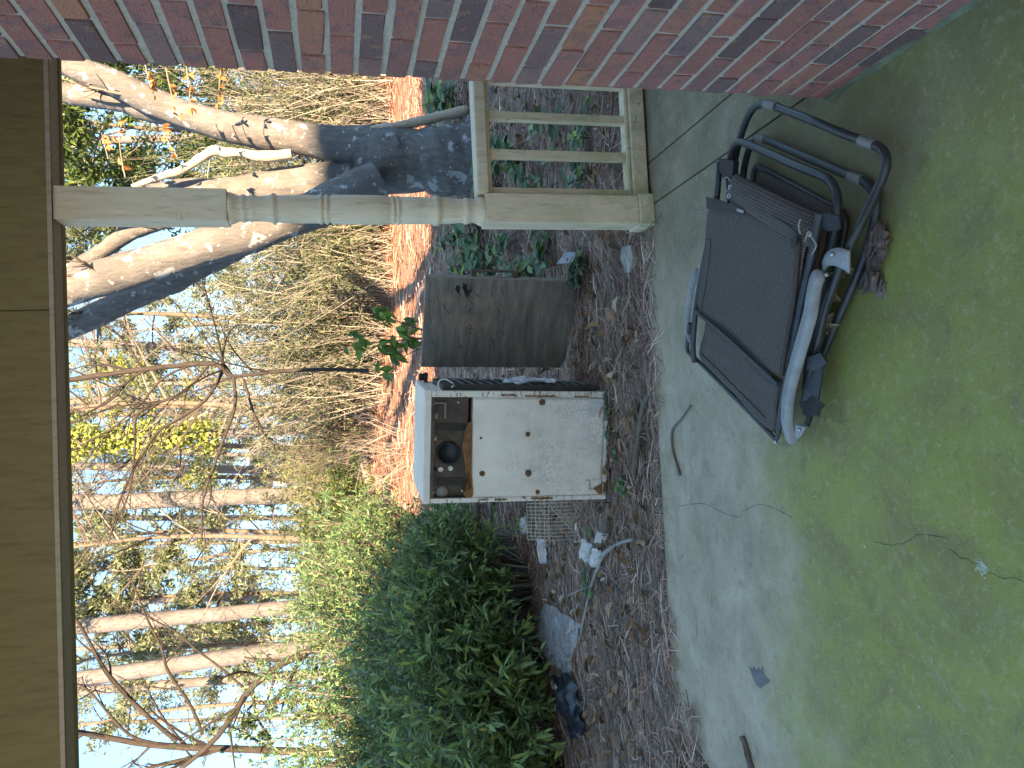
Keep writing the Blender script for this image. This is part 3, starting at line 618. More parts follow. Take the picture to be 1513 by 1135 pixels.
mb = MB(); limb(mb, [(690, 163), (650, 172), (600, 184), (560, 191), (515, 203)], [15, 15, 14, 14, 16], TY - .1, 9, .06); part(mb, "side_stem", M['deadwood'], tree, smooth=True)
bp, br = grow([(p[18:], r[18:] * .35) for p, r in stems[:5]], 2, (6, 5), .45, .7, .1, .003)
part(MB().tubes(bp, br, 4, rng.random(len(bp))), "branches", M['greystem'], tree, smooth=True)
# shade crown of that tree and a pair of sparse orange leaf sprays
mb = MB(); ml = MB()
for (x0, y0, x1, y1, Yd) in ((245, 100, 262, 172, 6.6), (275, 96, 282, 160, 6.7), (328, 96, 322, 152, 6.8), (185, 262, 175, 180, 6.7), (160, 235, 150, 196, 6.9), (215, 96, 232, 150, 6.6), (262, 232, 240, 190, 6.5)):
    a, b = A(x0, y0, Yd), A(x1, y1, Yd); P = arcs(a[None], b[None], 6, .03, .03); mb.tubes(P, np.linspace(.005, .002, 6)[None], 4, np.array([.7]))
    q = P[0][rng.integers(1, 6, 9)]; ml.leaves(q, rng.normal(size=(9, 3)) + V3(0, 0, -1), rng.normal(size=(9, 3)), rng.uniform(.05, .08, 9), rng.uniform(.03, .05, 9), fold=.5)
part(mb, "hanging_twig", M['drystem'], tree); part(ml, "dry_leaves", M['orangeleaf'], tree)

# overhead crowns left of the house that cast the dappled shade are the pines themselves
def pine(label, x0, y0, y1, w0, w1, Y, crown=True, mat='pinebark', group="tall pines behind the yard", lean=0., ivy=False, x1=110, zc=7., nt=70, h=None):
    """pale straight trunk through photo columns (x0,y0) and (x1,y1)"""
    b = A(x0, y0, Y); t = A(x1, y1, Y); d = (t - b) / max(t[2] - b[2], .1); z0 = float(hz(b[0], Y)) - .1
    foot = b + d * (z0 - b[2]); H = rng.uniform(15, 19) if h is None else h
    root = thing("ivy_clad_tree" if ivy else "pine_tree", label, "tree", foot, None if ivy else group)
    zs = np.linspace(0, 1, 26); P = foot + d * (zs * H)[:, None]; P[:, 0] += .06 * np.sin(zs * 9 + x0) * zs; 
    w = .88 * np.interp(zs * H, [0, max(t[2] - foot[2], 1), H], [w0, w1, w1 * .35]) / F * Y / 2; w[0] *= 1.25
    part(MB().tube(P, w, 12, wob=.04), "trunk", M[mat], root, smooth=True)
    s = MB(); l = MB()
    nb = 26; hb = rng.uniform(zc, H * .98, nb) ; th = rng.uniform(0, 6.28, nb); Lb = rng.uniform(1.0, 2.6, nb) * (1.15 - .6 * (hb - zc) / (H - zc + .1))
    p0 = foot + d * hb[:, None]; p1 = p0 + np.stack([np.cos(th) * Lb, np.sin(th) * Lb, rng.uniform(-.1, .5, nb) * Lb], -1)
    B = arcs(p0, p1, 6, -.05, .06); s.tubes(B, np.linspace(.035, .01, 6)[None] * np.ones((nb, 1)), 4, rng.random(nb))
    part(s, "branches", M['greystem'], root)
    i = rng.integers(0, nb, nt * 3); q, _ = along(B, i, rng.uniform(.35, 1, len(i))); q = q + rng.normal(0, .12, q.shape)
    j = np.repeat(np.arange(len(q)), 12); D = rng.normal(size=(len(j), 3)) + V3(0, 0, .35)
    l.leaves(q[j], D, rng.normal(size=(len(j), 3)), rng.uniform(.18, .34, len(j)), .028, np.clip(rng.normal(.5, .2, len(j)), 0, 1), six=False)
    part(l, "crown", M['pineleaf'], root)
    if ivy:
        n = 2600; t_ = rng.uniform(.22, .62, n); q = foot + d * (t_ * H)[:, None]; a = rng.uniform(0, 6.28, n); rr = .2 + np.abs(rng.normal(0, .17, n)) * (1 + .6 * np.sin(t_ * 60))
        q = q + np.stack([np.cos(a) * rr, np.sin(a) * rr, rng.normal(0, .1, n)], -1)
        part(MB().leaves(q, rng.normal(size=(n, 3)), np.stack([np.cos(a), np.sin(a), .5 + 0 * a], -1), rng.uniform(.10, .2, n), .11, six=False), "ivy", M['yellowleaf'], root)
    return root
PN = [("thick pale pine standing in the gap at the end of the clearing", 435, 732, 742, 28, 24, 24),
      ("pine with a dark shaded edge behind the green shrub bank, leaning slightly", 432, 897, 928, 23, 23, 22),
      ("slender pale pine close beside the pine with the dark shaded edge", 300, 886, 893, 9, 8, 34),
      ("stout pine behind the dark evergreen shrub, leaning away from the clearing", 365, 968, 1003, 26, 24, 20),
      ("pinkish pine at the edge of the open blue sky", 365, 1003, 1020, 15, 14, 27),
      ("pale straight pine behind the middle of the bare twiggy sapling", 420, 590, 592, 13, 12, 30),
      ("thin grey pine between the pale straight pine and the ivy clad tree", 420, 612, 611, 9, 8, 36),
      ("pinkish thin pine between the ivy clad tree and the thick pale pine", 380, 694, 690, 13, 12, 32),
      ("thin pine just left of the thick pale pine in the gap", 440, 766, 764, 9, 8, 36),
      ("thin hazy pine behind the yellow green shrub", 430, 800, 806, 7, 6, 42),
      ("pale pine seen close past the big lichen tree limb", 300, 515, 508, 14, 13, 29),
      ("pale pine seen between the lichen tree stems, above the reeds", 300, 205, 208, 13, 12, 34),
      ("second pale pine seen between the lichen tree stems, near the post", 300, 262, 258, 11, 10, 36),
      ("far thin pine behind the bare forked tree", 380, 1062, 1070, 6, 6, 44),
      ("far pale pine between the clearing gap and the shrubs", 430, 840, 838, 6, 5, 46),
      ("thin pine right beside the pinkish thin pine", 380, 672, 669, 7, 6, 42),
      ("thin pale pine nearest the sapling's forked stem", 330, 566, 571, 7, 6, 44),
      ("far thin pine between the stout leaning pine and the dark edged pine", 350, 946, 958, 8, 7, 40)]
for q in PN: pine(*q)
pine("trunk wrapped in bright green ivy above the dry thicket", 450, 634, 652, 15, 17, 23, ivy=True)

def branched_tree(name, label, base, mains, Y, wpx, lv=(7, 5, 3), leaf=None, nleaf=0, L=.08, W=.03, ratio=.5, spread=.7, up=.2, rmin=.002, mat='darktwig', group=None, vb=0, six=False, start=.25, wk=.8):
    root = thing(name, label, "tree", base, group); mb = MB(); st = []
    for pts, w in mains:
        P = smoothpath(px_path(pts, Y), 24); ww = np.interp(np.linspace(0, 1, 24), np.linspace(0, 1, len(w)), w) / F * P[:, 1] / 2
        ww = ww * wk; mb.tube(P, ww, 8, wob=.05); st.append((P, ww))
    part(mb, "trunk", M[mat], root, smooth=True)
    bp, br = grow(st, len(lv), lv, ratio, spread, up, rmin, start)
    part(MB().tubes(bp, br, 4, np.clip(rng.normal(.35, .2, len(bp)), 0, 1)), "branches", M['darkstem'], root)
    if nleaf:
        i = rng.integers(len(bp) // 3, len(bp), nleaf); q, d = along(bp, i, rng.random(nleaf))
        part(MB().leaves(q, d * 8 + rng.normal(0, 1, q.shape), V3(0, 0, 1) + rng.normal(0, .6, q.shape), L * rng.uniform(.6, 1.2, nleaf), W, np.clip(rng.normal(.5 + vb, .22, nleaf), 0, 1), six=six), "crown", M[leaf], root)
    return root
Y1 = 9.6
branched_tree("bare_tree", "bare forked tree against the open blue sky at the outer end of the shrubs", at(470, 1112, Y1),
    [([(560, 1118), (460, 1112), (380, 1108), (300, 1105), (220, 1100), (120, 1083), (20, 1065)], [17, 15, 13, 12, 11, 9, 7]),
     ([(261, 1095), (207, 1048), (156, 991), (118, 924), (70, 860)], [9, 8, 7, 5, 4]),
     ([(299, 1086), (283, 1045), (248, 991), (239, 959), (216, 911), (191, 848)], [6, 5, 5, 4, 4, 2]),
     ([(330, 1106), (280, 1120), (230, 1132), (180, 1150)], [8, 7, 6, 5]),
     ([(240, 1100), (190, 1085), (140, 1030), (118, 1012)], [6, 5, 4, 3]),
     ([(380, 1035, 9.6), (330, 990), (290, 960), (262, 935), (205, 905)], [5, 4, 4, 3, 2])], Y1, None, (8, 5, 3), ratio=.4, spread=.75)
branched_tree("leaning_tree", "brown bare limb leaning out of the dark evergreen shrub towards the open sky", at(480, 945, 8.9),
    [([(560, 930), (475, 955), (440, 970), (410, 985), (370, 1018), (320, 1090), (262, 1140)], [14, 13, 14, 13, 11, 9, 7]),
     ([(372, 1016), (380, 1060), (400, 1090)], [6, 5, 3]), ([(470, 985), (430, 1010), (395, 1045), (370, 1060)], [6, 6, 5, 3])], 8.9, None, (7, 5, 3), 'evergreen', 420, .07, .028, ratio=.4)
branched_tree("bare_sapling", "dark leafless sapling with long twiggy arms over the dry thicket, in front of the pines", at(520, 545, 11.),
    [([(545, 548), (470, 546), (400, 550), (345, 556), (330, 547), (310, 537), (220, 545), (112, 560), (40, 570)], [7, 7, 7, 6, 8, 9, 9, 9, 8]),
     ([(345, 556), (347, 600), (330, 650), (312, 700), (300, 740), (298, 800)], [6, 6, 5, 5, 4, 3]),
     ([(330, 547), (305, 590), (262, 620), (232, 640), (200, 690), (175, 745), (165, 790)], [6, 6, 5, 5, 4, 4, 2]),
     ([(310, 537), (270, 580), (205, 610), (200, 660), (190, 730), (170, 770)], [5, 5, 5, 4, 3, 2]),
     ([(360, 560), (375, 610), (390, 640), (410, 655)], [5, 4, 3, 2]),
     ([(245, 540), (200, 555), (165, 590), (118, 615)], [5, 4, 4, 3]), ([(280, 540), (240, 560), (205, 600), (160, 640), (120, 690)], [5, 4, 4, 3, 2]),
     ([(210, 545), (180, 500), (150, 480), (112, 470)], [4, 4, 3, 3])], 11., None, (10, 6, 3), 'oliveleaf', 500, .06, .022, ratio=.42, spread=.6, up=.12)

def far_tree(label, x, y, Y, h, r, n, lm, vb=0, L=.2, W=.075, nb=20, group="broken leafy trees between the pines", name="leafy_tree", z0=.25, twigs=(5, 4)):
    n = int(n * 2.0); b = at(x, y, Y); root = thing(name, label, "tree", b, group)
    zs = np.linspace(0, 1, 12); P = b + np.stack([.25 * np.sin(zs * 4 + x), .1 * np.sin(zs * 5), zs * h], -1) - V3(0, 0, .1)
    part(MB().tube(P, .085 * (1 - .75 * zs) * h / 7, 8, wob=.05), "trunk", M['twig'], root, smooth=True)
    t = rng.uniform(z0, 1, nb); p0, _ = along(P[None], np.zeros(nb, int), t); th = rng.uniform(0, 6.28, nb); l = r * (1.2 - .6 * t) * rng.uniform(.6, 1.1, nb)
    B = arcs(p0, p0 + np.stack([np.cos(th) * l, np.sin(th) * l, l * rng.uniform(.1, .8, nb)], -1), 6, .05, .06)
    bp, br = grow([(B[i], np.linspace(.03, .008, 6)) for i in range(nb)], 2, twigs, .55, .7, .15, .0032)
    part(MB().tubes(np.concatenate([B, bp]), np.concatenate([np.tile(np.linspace(.03, .01, 6), (nb, 1)), br]), 4, rng.random(nb + len(bp))), "branches", M['greystem'], root)
    i = rng.integers(0, len(bp), n); q, d = along(bp, i, rng.random(n)); q = q + rng.normal(0, .07, q.shape)
    part(MB().leaves(q, d * 4 + rng.normal(0, 1, q.shape), V3(0, 0, 1) + rng.normal(0, .7, q.shape), L * rng.uniform(.6, 1.2, n), W, np.clip(rng.normal(.5 + vb, .2, n), 0, 1), six=False), "crown", M[lm], root)
    return root
for q in [("pale yellow green tree in the gap beside the thick pale pine", 470, 780, 26, 8.5, 2.6, 2600, 'oliveleaf', .15),
          ("olive tree behind the pine with the dark shaded edge", 470, 870, 27, 9, 2.8, 3000, 'oliveleaf', .05),
          ("olive green tree between the stout pine and the dark edged pine", 470, 945, 26, 9, 2.6, 2600, 'oliveleaf', .05),
          ("pale leafy tree above the bare sapling's middle arms", 470, 600, 28, 10, 2.6, 1700, 'yellowleaf', .0),
          ("thin leafed tree between the pinkish pine and the thick pale pine", 470, 700, 33, 11, 2.8, 1900, 'oliveleaf', .1),
          ("bluish green distant tree behind the ivy clad trunk", 470, 660, 48, 11, 4, 2400, 'evergreen', .3),
          ("wispy leafed tree behind the pinkish pine near the open sky", 470, 1030, 36, 11, 2.6, 1000, 'oliveleaf', .0),
          ("wispy tree with thin foliage beside the big lichen limb", 470, 470, 25, 9, 2.8, 2000, 'oliveleaf', .0),
          ("sunlit leafy tree seen between the lichen tree and the post", 470, 330, 24, 8.5, 3, 2600, 'oliveleaf', .0),
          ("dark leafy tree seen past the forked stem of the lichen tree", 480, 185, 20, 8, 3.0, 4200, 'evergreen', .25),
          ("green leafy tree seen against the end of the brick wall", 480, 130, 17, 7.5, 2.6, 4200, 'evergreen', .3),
          ("far hazy green tree beyond the gap of the clearing", 470, 730, 55, 11, 5, 2400, 'oliveleaf', .0),
          ("far green tree beyond the slender pale pine", 470, 900, 55, 13, 5, 2400, 'oliveleaf', .0),
          ("far green tree beyond the pale straight pine", 470, 560, 52, 13, 5, 2200, 'oliveleaf', .1)]:
    far_tree(*q)
for q in [("pale haze of olive foliage far beyond the bare sapling", 465, 615, 50, 12, 5.5, 2600, 'oliveleaf', .25, .32, .12),
          ("pale olive tree far beyond the dark edged pine", 465, 920, 44, 12, 5, 2600, 'oliveleaf', .2, .28, .11),
          ("pale olive tree far behind the thin hazy pine", 465, 815, 40, 11, 4.5, 2400, 'oliveleaf', .2, .26, .1),
          ("far olive tree seen past the big lichen limb", 465, 480, 46, 12, 5, 2400, 'oliveleaf', .2, .3, .11)]:
    far_tree(*q)
for q in [("leafless grey tree with fine twigs before the pale straight pine", 470, 600, 19, 7.5, 3.0, 260, 'oliveleaf'),
          ("leafless twiggy tree at the left side of the gap", 470, 790, 20, 7.5, 3.0, 300, 'oliveleaf'), ("leafless twiggy tree behind the ivy clad trunk", 470, 655, 26, 9.0, 3.2, 200, 'oliveleaf')]:
    far_tree(*q, vb=.1, L=.1, W=.04, nb=20, group="leafless twiggy trees behind the clearing", name="twiggy_tree", twigs=(7, 5))

# dry thickets along the back of the clearing
def thicket(label, x, y, Y, rx, h, nst, nlf, lm, sm='drystem', L=.125, W=.026, lean=.42, ry=.9, vb=0, bare=.0):
    nst = int(nst * .95); nlf = int(nlf * 1.7)
    b = at(x, y, Y); root = thing("dry_thicket", label, "thicket", b, "tangled thickets along the back of the clearing")
    p0 = b + np.stack([rng.uniform(-rx, rx, nst), rng.uniform(-ry, ry, nst), np.zeros(nst)], -1); p0[:, 2] = hz(p0[:, 0], p0[:, 1]) - .05
    hh = h * rng.uniform(.35, 1, nst); p1 = p0 + np.stack([rng.normal(0, lean, nst) * hh * .6, rng.normal(-.1, lean * .6, nst) * hh * .5, hh], -1)
    P = arcs(p0, p1, 7, .05, .12); r = rng.uniform(.003, .008, nst)[:, None] * np.linspace(1, .4, 7)[None]
    s = MB().tubes(P, r, 3, np.clip(rng.normal(.5, .25, nst), 0, 1))
    nt = nst * 4; i = rng.integers(0, nst, nt); q, d = along(P, i, rng.uniform(.25, 1, nt)); T = arcs(q, q + (d * 1.2 + rng.normal(0, .2, q.shape) * V3(1, 1, .6) + V3(0, 0, -.05)), 4, .1, .1)
    s.tubes(T, .0028 * np.ones((nt, 4)), 3, np.clip(rng.normal(.55, .25, nt), 0, 1)); part(s, "stem", M[sm], root)
    i = rng.integers(0, nt, nlf); q, d = along(T, i, rng.random(nlf)); pv = rng.normal(0, .12, nt)
    part(MB().leaves(q + rng.normal(0, .05, q.shape), d * 4 + rng.normal(0, 1, q.shape), V3(0, 0, 1) + rng.normal(0, .6, q.shape), L * rng.uniform(.6, 1.3, nlf), W, np.clip(.45 + vb + pv[i] + rng.normal(0, .2, nlf), 0, 1), droop=.25, six=False), "foliage", M[lm], root)
for q in [("tall reedy thicket with dry brown canes at the end of the brick wall", 505, 110, 13.6, 1.1, 2.6, 420, 2600, 'oliveleaf', 'drystem'),
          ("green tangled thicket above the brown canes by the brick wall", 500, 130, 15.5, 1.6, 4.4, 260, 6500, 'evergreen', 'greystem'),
          ("leafy thicket seen between the stems of the lichen tree", 505, 225, 14.2, 1.2, 3.2, 260, 5200, 'oliveleaf', 'drystem'),
          ("sunny tangle just left of the porch post, under the lichen limb", 510, 370, 14.4, 1.0, 2.7, 300, 4600, 'oliveleaf', 'drystem'),
          ("pale twiggy thicket with narrow leaves behind the young sprig", 515, 440, 15.2, 1.1, 3.2, 330, 5200, 'oliveleaf', 'drystem'),
          ("brownish twiggy thicket under the bare sapling", 515, 520, 15.8, 1.1, 3.1, 360, 4400, 'oliveleaf', 'drystem'),
          ("grey twiggy thicket right of the dark hollow under the trees", 510, 590, 17.2, 1.2, 2.7, 360, 3000, 'oliveleaf', 'greystem'),
          ("low grey brush around the dark hollow at the back of the clearing", 505, 650, 19.5, 1.4, 1.9, 360, 1800, 'oliveleaf', 'greystem'),
          ("yellow green brush at the foot of the thick pale pine", 480, 690, 23.5, 1.6, 1.9, 160, 4200, 'yellowleaf', 'drystem'),
          ("green undergrowth beyond the round dark shrub", 480, 760, 24, 2.0, 2.3, 160, 4200, 'oliveleaf', 'greystem')]:
    thicket(*q)
# bare thin brush stems in the clearing left of the appliance top
def brush(label, x, y, n, h, sp):
    b = GT(x, y); root = thing("bare_brush", label, "brush", b, "bare brush stems in the clearing")
    p0 = b + np.stack([rng.normal(0, sp, n), rng.normal(0, sp, n), np.zeros(n)], -1); p0[:, 2] = hz(p0[:, 0], p0[:, 1]) - .02; hh = h * rng.uniform(.4, 1, n)
    P = arcs(p0, p0 + np.stack([rng.normal(0, .45, n) * hh, rng.normal(0, .35, n) * hh, hh], -1), 6, .1, .08); s = MB().tubes(P, rng.uniform(.003, .006, n)[:, None] * np.linspace(1, .4, 6)[None], 4, np.clip(rng.normal(.7, .2, n), 0, 1))
    bp, br = grow([(P[i], np.linspace(.004, .002, 6)) for i in range(n)], 1, (4,), .4, .6, .2, .0015); s.tubes(bp, br, 3, np.clip(rng.normal(.7, .2, len(bp)), 0, 1)); part(s, "stem", M['drystem'], root)
brush("pale bare brush rising just beyond the appliance top", 598, 640, 26, 1.2, .35)
brush("bare brush between the appliance and the sunlit shrubs", 590, 720, 30, 1.1, .4)
brush("bare pale brush at the left margin of the straw clearing", 570, 780, 22, 1.3, .35)
brush("bare brush farther back in front of the dark hollow", 548, 660, 34, 1.2, .7)
brush("bare brush farther back beside the round dark shrub", 545, 740, 30, 1.1, .6)

# fallen logs
def log(name, label, cat, pts, r, mat, n=9, wob=.06, up=True, group=None, tips=()):
    P = np.array([GT(*q) if len(q) == 2 else G(*q) for q in pts]); P = smoothpath(P, 22)
    rr = np.interp(np.linspace(0, 1, 22), np.linspace(0, 1, len(r)), r)
    if up: P[:, 2] += rr * .9 + .022
    mb = MB().tube(P, rr, n, wob=wob)
    for (i, dv, l) in tips: mb.tube(arcs(P[i][None], (P[i] + np.array(dv) * l)[None], 5, .1, .05)[0], np.linspace(rr[i] * .6, rr[i] * .3, 5), 6)
    o = mb.build(name, M[mat], loc=P[0], smooth=True); return tag(o, label, cat, group)
log("fallen_log", "thicker grey fallen log behind the bluish shrub, farther from the porch", "log", [(711, 660), (712, 740), (710, 800), (708, 840)], [.042, .042, .045, .04], 'palestick')
log("fallen_log", "thinner dark mossy fallen log nearer the wire rack", "log", [(741, 660), (737, 740), (730, 800), (724, 850)], [.03, .032, .036, .03], 'twig')
def far_log(label, y0, y1, Y, r, lift, mat):
    a, b = A(495, y0, Y), A(495, y1, Y); t = np.linspace(0, 1, 9)[:, None]; P = np.array([a[0], Y, 0]) * (1 - t) + np.array([b[0], Y + .5, 0]) * t
    P[:, 2] = hz(P[:, 0], P[:, 1]).mean() + lift + .05 * np.sin(np.arange(9)); o = MB().tube(P, r, 9, wob=.08).build("rotten_log", M[mat], loc=P[0], smooth=True); tag(o, label, "log")
far_log("pale rotten log lying at the back of the clearing by the dark hollow", 650, 762, 18.0, .11, .1, 'palestick')
far_log("orange brown broken log behind the pale rotten log", 700, 775, 21.5, .13, .12, 'deadwood')
log("long_stick", "dark straight stick running under the white paper wraps", "stick", [(907, 742), (901, 788), (890, 815), (879, 842), (869, 893)], [.011, .013, .014, .013, .009], 'twig')
log("long_stick", "pale crooked stick with a forked end beside the clear plastic sheet", "stick", [(943, 796), (922, 803), (902, 816), (890, 839), (880, 868), (871, 905), (862, 945)], [.009, .011, .012, .010, .009, .008, .005], 'palestick', tips=((4, (-.5, .3, .5), .16), (9, (.6, .2, .3), .12)))
log("long_stick", "thin bent twig leading to the corner of the clear plastic sheet", "stick", [(882, 864), (862, 872), (845, 880), (826, 890), (815, 905)], [.005, .005, .005, .004, .003], 'palestick')
log("long_stick", "brown stick lying in the straw in front of the appliance", "stick", [(972, 575), (960, 599), (954, 638), (946, 700)], [.010, .013, .014, .016], 'twig', tips=((5, (.3, .4, .5), .18),))
log("long_stick", "thin dark stick beside the foot of the grey door", "stick", [(880, 480), (895, 500), (905, 530), (915, 560)], [.008, .010, .010, .007], 'twig')
log("slab_twig", "black bent twig lying on the concrete floor near the straw edge", "twig", [(1021, 599, .006), (1006, 620, .006), (993, 637, .007), (994, 665, .007), (1005, 702, .006)], [.003, .004, .0055, .005, .006], 'twig', up=False)
log("bark_stick", "rusty brown bark stick on the concrete at the picture's lower corner", "stick", [(1096, 1088, .010), (1102, 1106, .010), (1109, 1133, .010), (1120, 1170, .01)], [.009, .010, .011, .010], 'chunk', up=False, wob=.15)

# small leafy plants by the railing
def seedling(label, base, n, L, h, r, mat='glossyleaf', name="leafy_seedling", group="leafy seedlings beyond the railing"):
    root = thing(name, label, "plant", base, group); mb = MB(); lf = MB()
    k = max(3, n // 6); p1 = base + np.stack([rng.normal(0, r, k), rng.normal(0, r, k), h * rng.uniform(.5, 1, k)], -1); P = arcs(np.repeat(base[None], k, 0), p1, 5, .1, .08); n = int(n * 1.4); L *= 1.25
    mb.tubes(P, .0035 * np.ones((k, 5)), 4, rng.random(k)); part(mb, "stem", M['greystem'], root)
    i = np.repeat(np.arange(k), n // k + 1); q, d = along(P, i, rng.uniform(.3, 1, len(i))); a = rng.uniform(0, 6.28, len(i))
    D = np.stack([np.cos(a), np.sin(a), rng.uniform(-.35, .45, len(i))], -1)
    part(lf.leaves(q, D, V3(0, -.25, 1) + rng.normal(0, .3, D.shape), L * rng.uniform(.6, 1.2, len(i)), L * .5 * rng.uniform(.8, 1.1, len(i)), np.clip(rng.normal(.5, .2, len(i)), 0, 1), fold=.12), "foliage", M[mat], root)
SEED = [((800, 268), "between the post and the nearest baluster, lower"), ((745, 275), "just under the top rail beside the post"), ((745, 205), "under the top rail between the two balusters"), ((830, 205), "low between the two balusters"), ((875, 205), "beside the bottom rail between the balusters"), ((875, 262), "beside the bottom rail near the post"),
        ((690, 355), "at the edge of the sunlit straw, left of the post"), ((720, 365), "thickest clump left of the post"), ((735, 390), "touching the grey door's handle"), ((765, 355), "half way down the post on its left"), ((790, 395), "beside the bare stems near the grey door"), ((815, 355), "with one bright leaf near the post's lower block"),
        ((700, 400), "behind the upper corner of the grey door"), ((665, 150), "beside the brick wall end at the straw edge"), ((690, 150), "close to the brick wall above the top rail"), ((770, 240), "behind the nearest baluster"), ((715, 340), "tucked against the post's turned foot")]
for (q, w) in SEED:
    b = GT(*q) if q[0] < 900 else GT(*q); seedling("glossy green seedling " + w, b, int(rng.integers(20, 36)), float(rng.uniform(.075, .11)) * b[1] / 5, .22 * b[1] / 5, .13)
for (q, w) in [((862, 402), "at the lower outer corner of the grey door"), ((872, 385), "next to the slate fragment")]:
    seedling("dark ivy sprig " + w, GT(*q), 26, .055, .12, .07, 'evergreen', "ivy_sprig", "ivy sprigs in the straw")
for (q, w) in [((915, 685), "in front of the appliance's lower corner"), ((925, 720), "right beside the stick before the appliance"), ((880, 800), "just past the white paper wraps"), ((875, 855), "between the sticks and the clear plastic sheet"), ((905, 600), "under the ribbed side of the appliance"), ((900, 630), "against the bottom edge of the appliance")]:
    seedling("low ivy sprig " + w, GT(*q), 14, .05, .05, .05, 'glossyleaf', "ivy_sprig", "ivy sprigs in the straw")
# young sprig rising behind the grey door
b = on(*A(760, 500, 5.1)[:2]); root = thing("young_sapling", "young sapling with drooping bright green leaves above the grey door", "sapling", b)
mb = MB(); lf = MB(); hub = A(660, 500, 5.1); mb.tube(smoothpath([b, (b + hub) / 2 + V3(.03, 0, 0), hub], 12), np.linspace(.009, .006, 12), 7)
for (x, y, k) in ((552, 462, 7), (572, 470, 8), (585, 488, 9), (560, 507, 7), (575, 512, 8), (578, 528, 7), (560, 548, 8), (525, 490, 6), (522, 512, 6), (600, 500, 9), (595, 475, 6)):
    t = A(x, y, 5.1 + rng.normal(0, .08)); P = arcs(hub[None], t[None], 6, .12, .04); mb.tubes(P, np.linspace(.004, .002, 6)[None], 5)
    q = t + rng.normal(0, .018, (k, 3)); D = rng.normal(0, .45, (k, 3)) + V3(-.35, 0, -.75)
    lf.leaves(q, D, rng.normal(0, .5, (k, 3)) + V3(0, -1, .6), rng.uniform(.075, .12, k), rng.uniform(.035, .05, k), np.clip(rng.normal(.72, .2, k), 0, 1))
part(mb, "stem", M['greystem'], root); part(lf, "foliage", leafmat("sapling_leaf", [(0, (.035, .11, .025)), (.6, (.07, .19, .04)), (1, (.20, .34, .07))], .35, .35), root)

# ------------------------------------------------------------------ the old appliance
AX, AY, AZ = -.478, 3.995, float(hz(-.2, 3.95)) + .035
ap = thing("kitchen_appliance", "rusty white kitchen appliance standing in the pine straw, dark works showing along its top", "appliance", (AX, AY, AZ))
ap.rotation_euler = (R_(-1.0), R_(2.6), R_(-8.5))
bpy.context.view_layer.update()
def lpart(mb, name, mats, parent=None, **k):     # local coordinates: x across, y back, z up
    return mb.build(name, mats, parent or ap, **k)
W_, H_, D_ = .585, 1.0, .56
lpart(MB().box((0, .012, 0), (.012, D_, H_ - .04)).box((W_ - .012, .012, 0), (W_, D_, H_ - .04)).box((.012, D_ - .012, 0), (W_ - .012, D_, H_ - .04)).box((.012, .03, .0), (W_ - .012, D_ - .012, .02)), "casing", M['enamel'], bevel=.002)
lpart(MB().box((-.006, -.004, H_ - .039), (W_ + .006, D_ + .006, H_)), "top_panel", M['enamel'], bevel=.006)
lpart(MB().box((-.003, -.002, 0), (.022, .0115, H_ - .04)).box((W_ - .03, -.002, 0), (W_ + .003, .0115, H_ - .04)).box((.0225, -.002, 0), (W_ - .0305, .0115, .022)), "front_rim", M['rim'], bevel=.003)
fp = MB(); nx, nz = 30, 40; gx = np.linspace(.023, W_ - .031, nx); gz_ = np.linspace(.023, .748, nz); gg = np.zeros((nz, nx, 3))
for i, z in enumerate(gz_):
    for j, x in enumerate(gx): gg[i, j] = (x, .004 - .010 * np.exp(-((x - .29) ** 2 + (z - .42) ** 2) / .05) + .001 * np.sin(x * 60) * np.sin(z * 31), z)
fp.sheet(gg); pan = lpart(fp, "front_panel", M['enamel'], smooth=True, solid=.004)
# holes, dents and their rust rings
for (x, z, r) in ((.15, .44, .017), (.36, .45, .013), (.53, .375, .016), (.045, .385, .012), (.15, .69, .014), (.34, .70, .006)):
    mb = MB(); y0 = -.0075 if .1 < x < .45 and z < .6 else -.0025
    k = 14; a = np.arange(k) * 2 * np.pi / k; rr = r * (1 + .25 * rng.random(k))
    mb.prism(np.stack([x + rr * np.cos(a), z + rr * np.sin(a)], -1), V3(0, y0 + .003, 0), V3(1, 0, 0), V3(0, 0, 1), .003); lpart(mb, "rust_ring", M['rust'], pan)
    mb = MB().prism(np.stack([x + r * .55 * np.cos(a) + .002, z + r * .55 * np.sin(a)], -1), V3(0, y0 - .0005, 0), V3(1, 0, 0), V3(0, 0, 1), .002); lpart(mb, "screw_hole", M['darkmetal'], pan)
# corner plates
lpart(MB().prism([(.455, .035), (.548, .035), (.548, .115), (.515, .125), (.455, .125)], V3(0, -.001, 0), V3(1, 0, 0), V3(0, 0, 1), .006).prism([(.515, .126), (.549, .116), (.549, .050), (.545, .05)], V3(0, -.006, 0), V3(1, 0, 0), V3(0, 0, 1), .002), "corner_plate", simple("worn_enamel_plate", (.40, .38, .34), (.60, .58, .54), 24, .5, .2), bevel=.002)
lpart(MB().prism([(.03, .03), (.05, .03), (.05, .10), (.105, .10), (.105, .125), (.03, .125)], V3(0, -.001, 0), V3(1, 0, 0), V3(0, 0, 1), .006).prism([(.055, .03), (.105, .03), (.105, .095), (.055, .095)], V3(0, -.0005, 0), V3(1, 0, 0), V3(0, 0, 1), .002), "corner_plate", M['enamel'], bevel=.002)
lpart(MB().prism([(.028, .02), (.085, .03), (.075, .05), (.06, .075), (.045, .06), (.03, .05)], V3(0, -.008, 0), V3(1, 0, 0), V3(0, 0, 1), .002), "rust_patch", M['rust'])
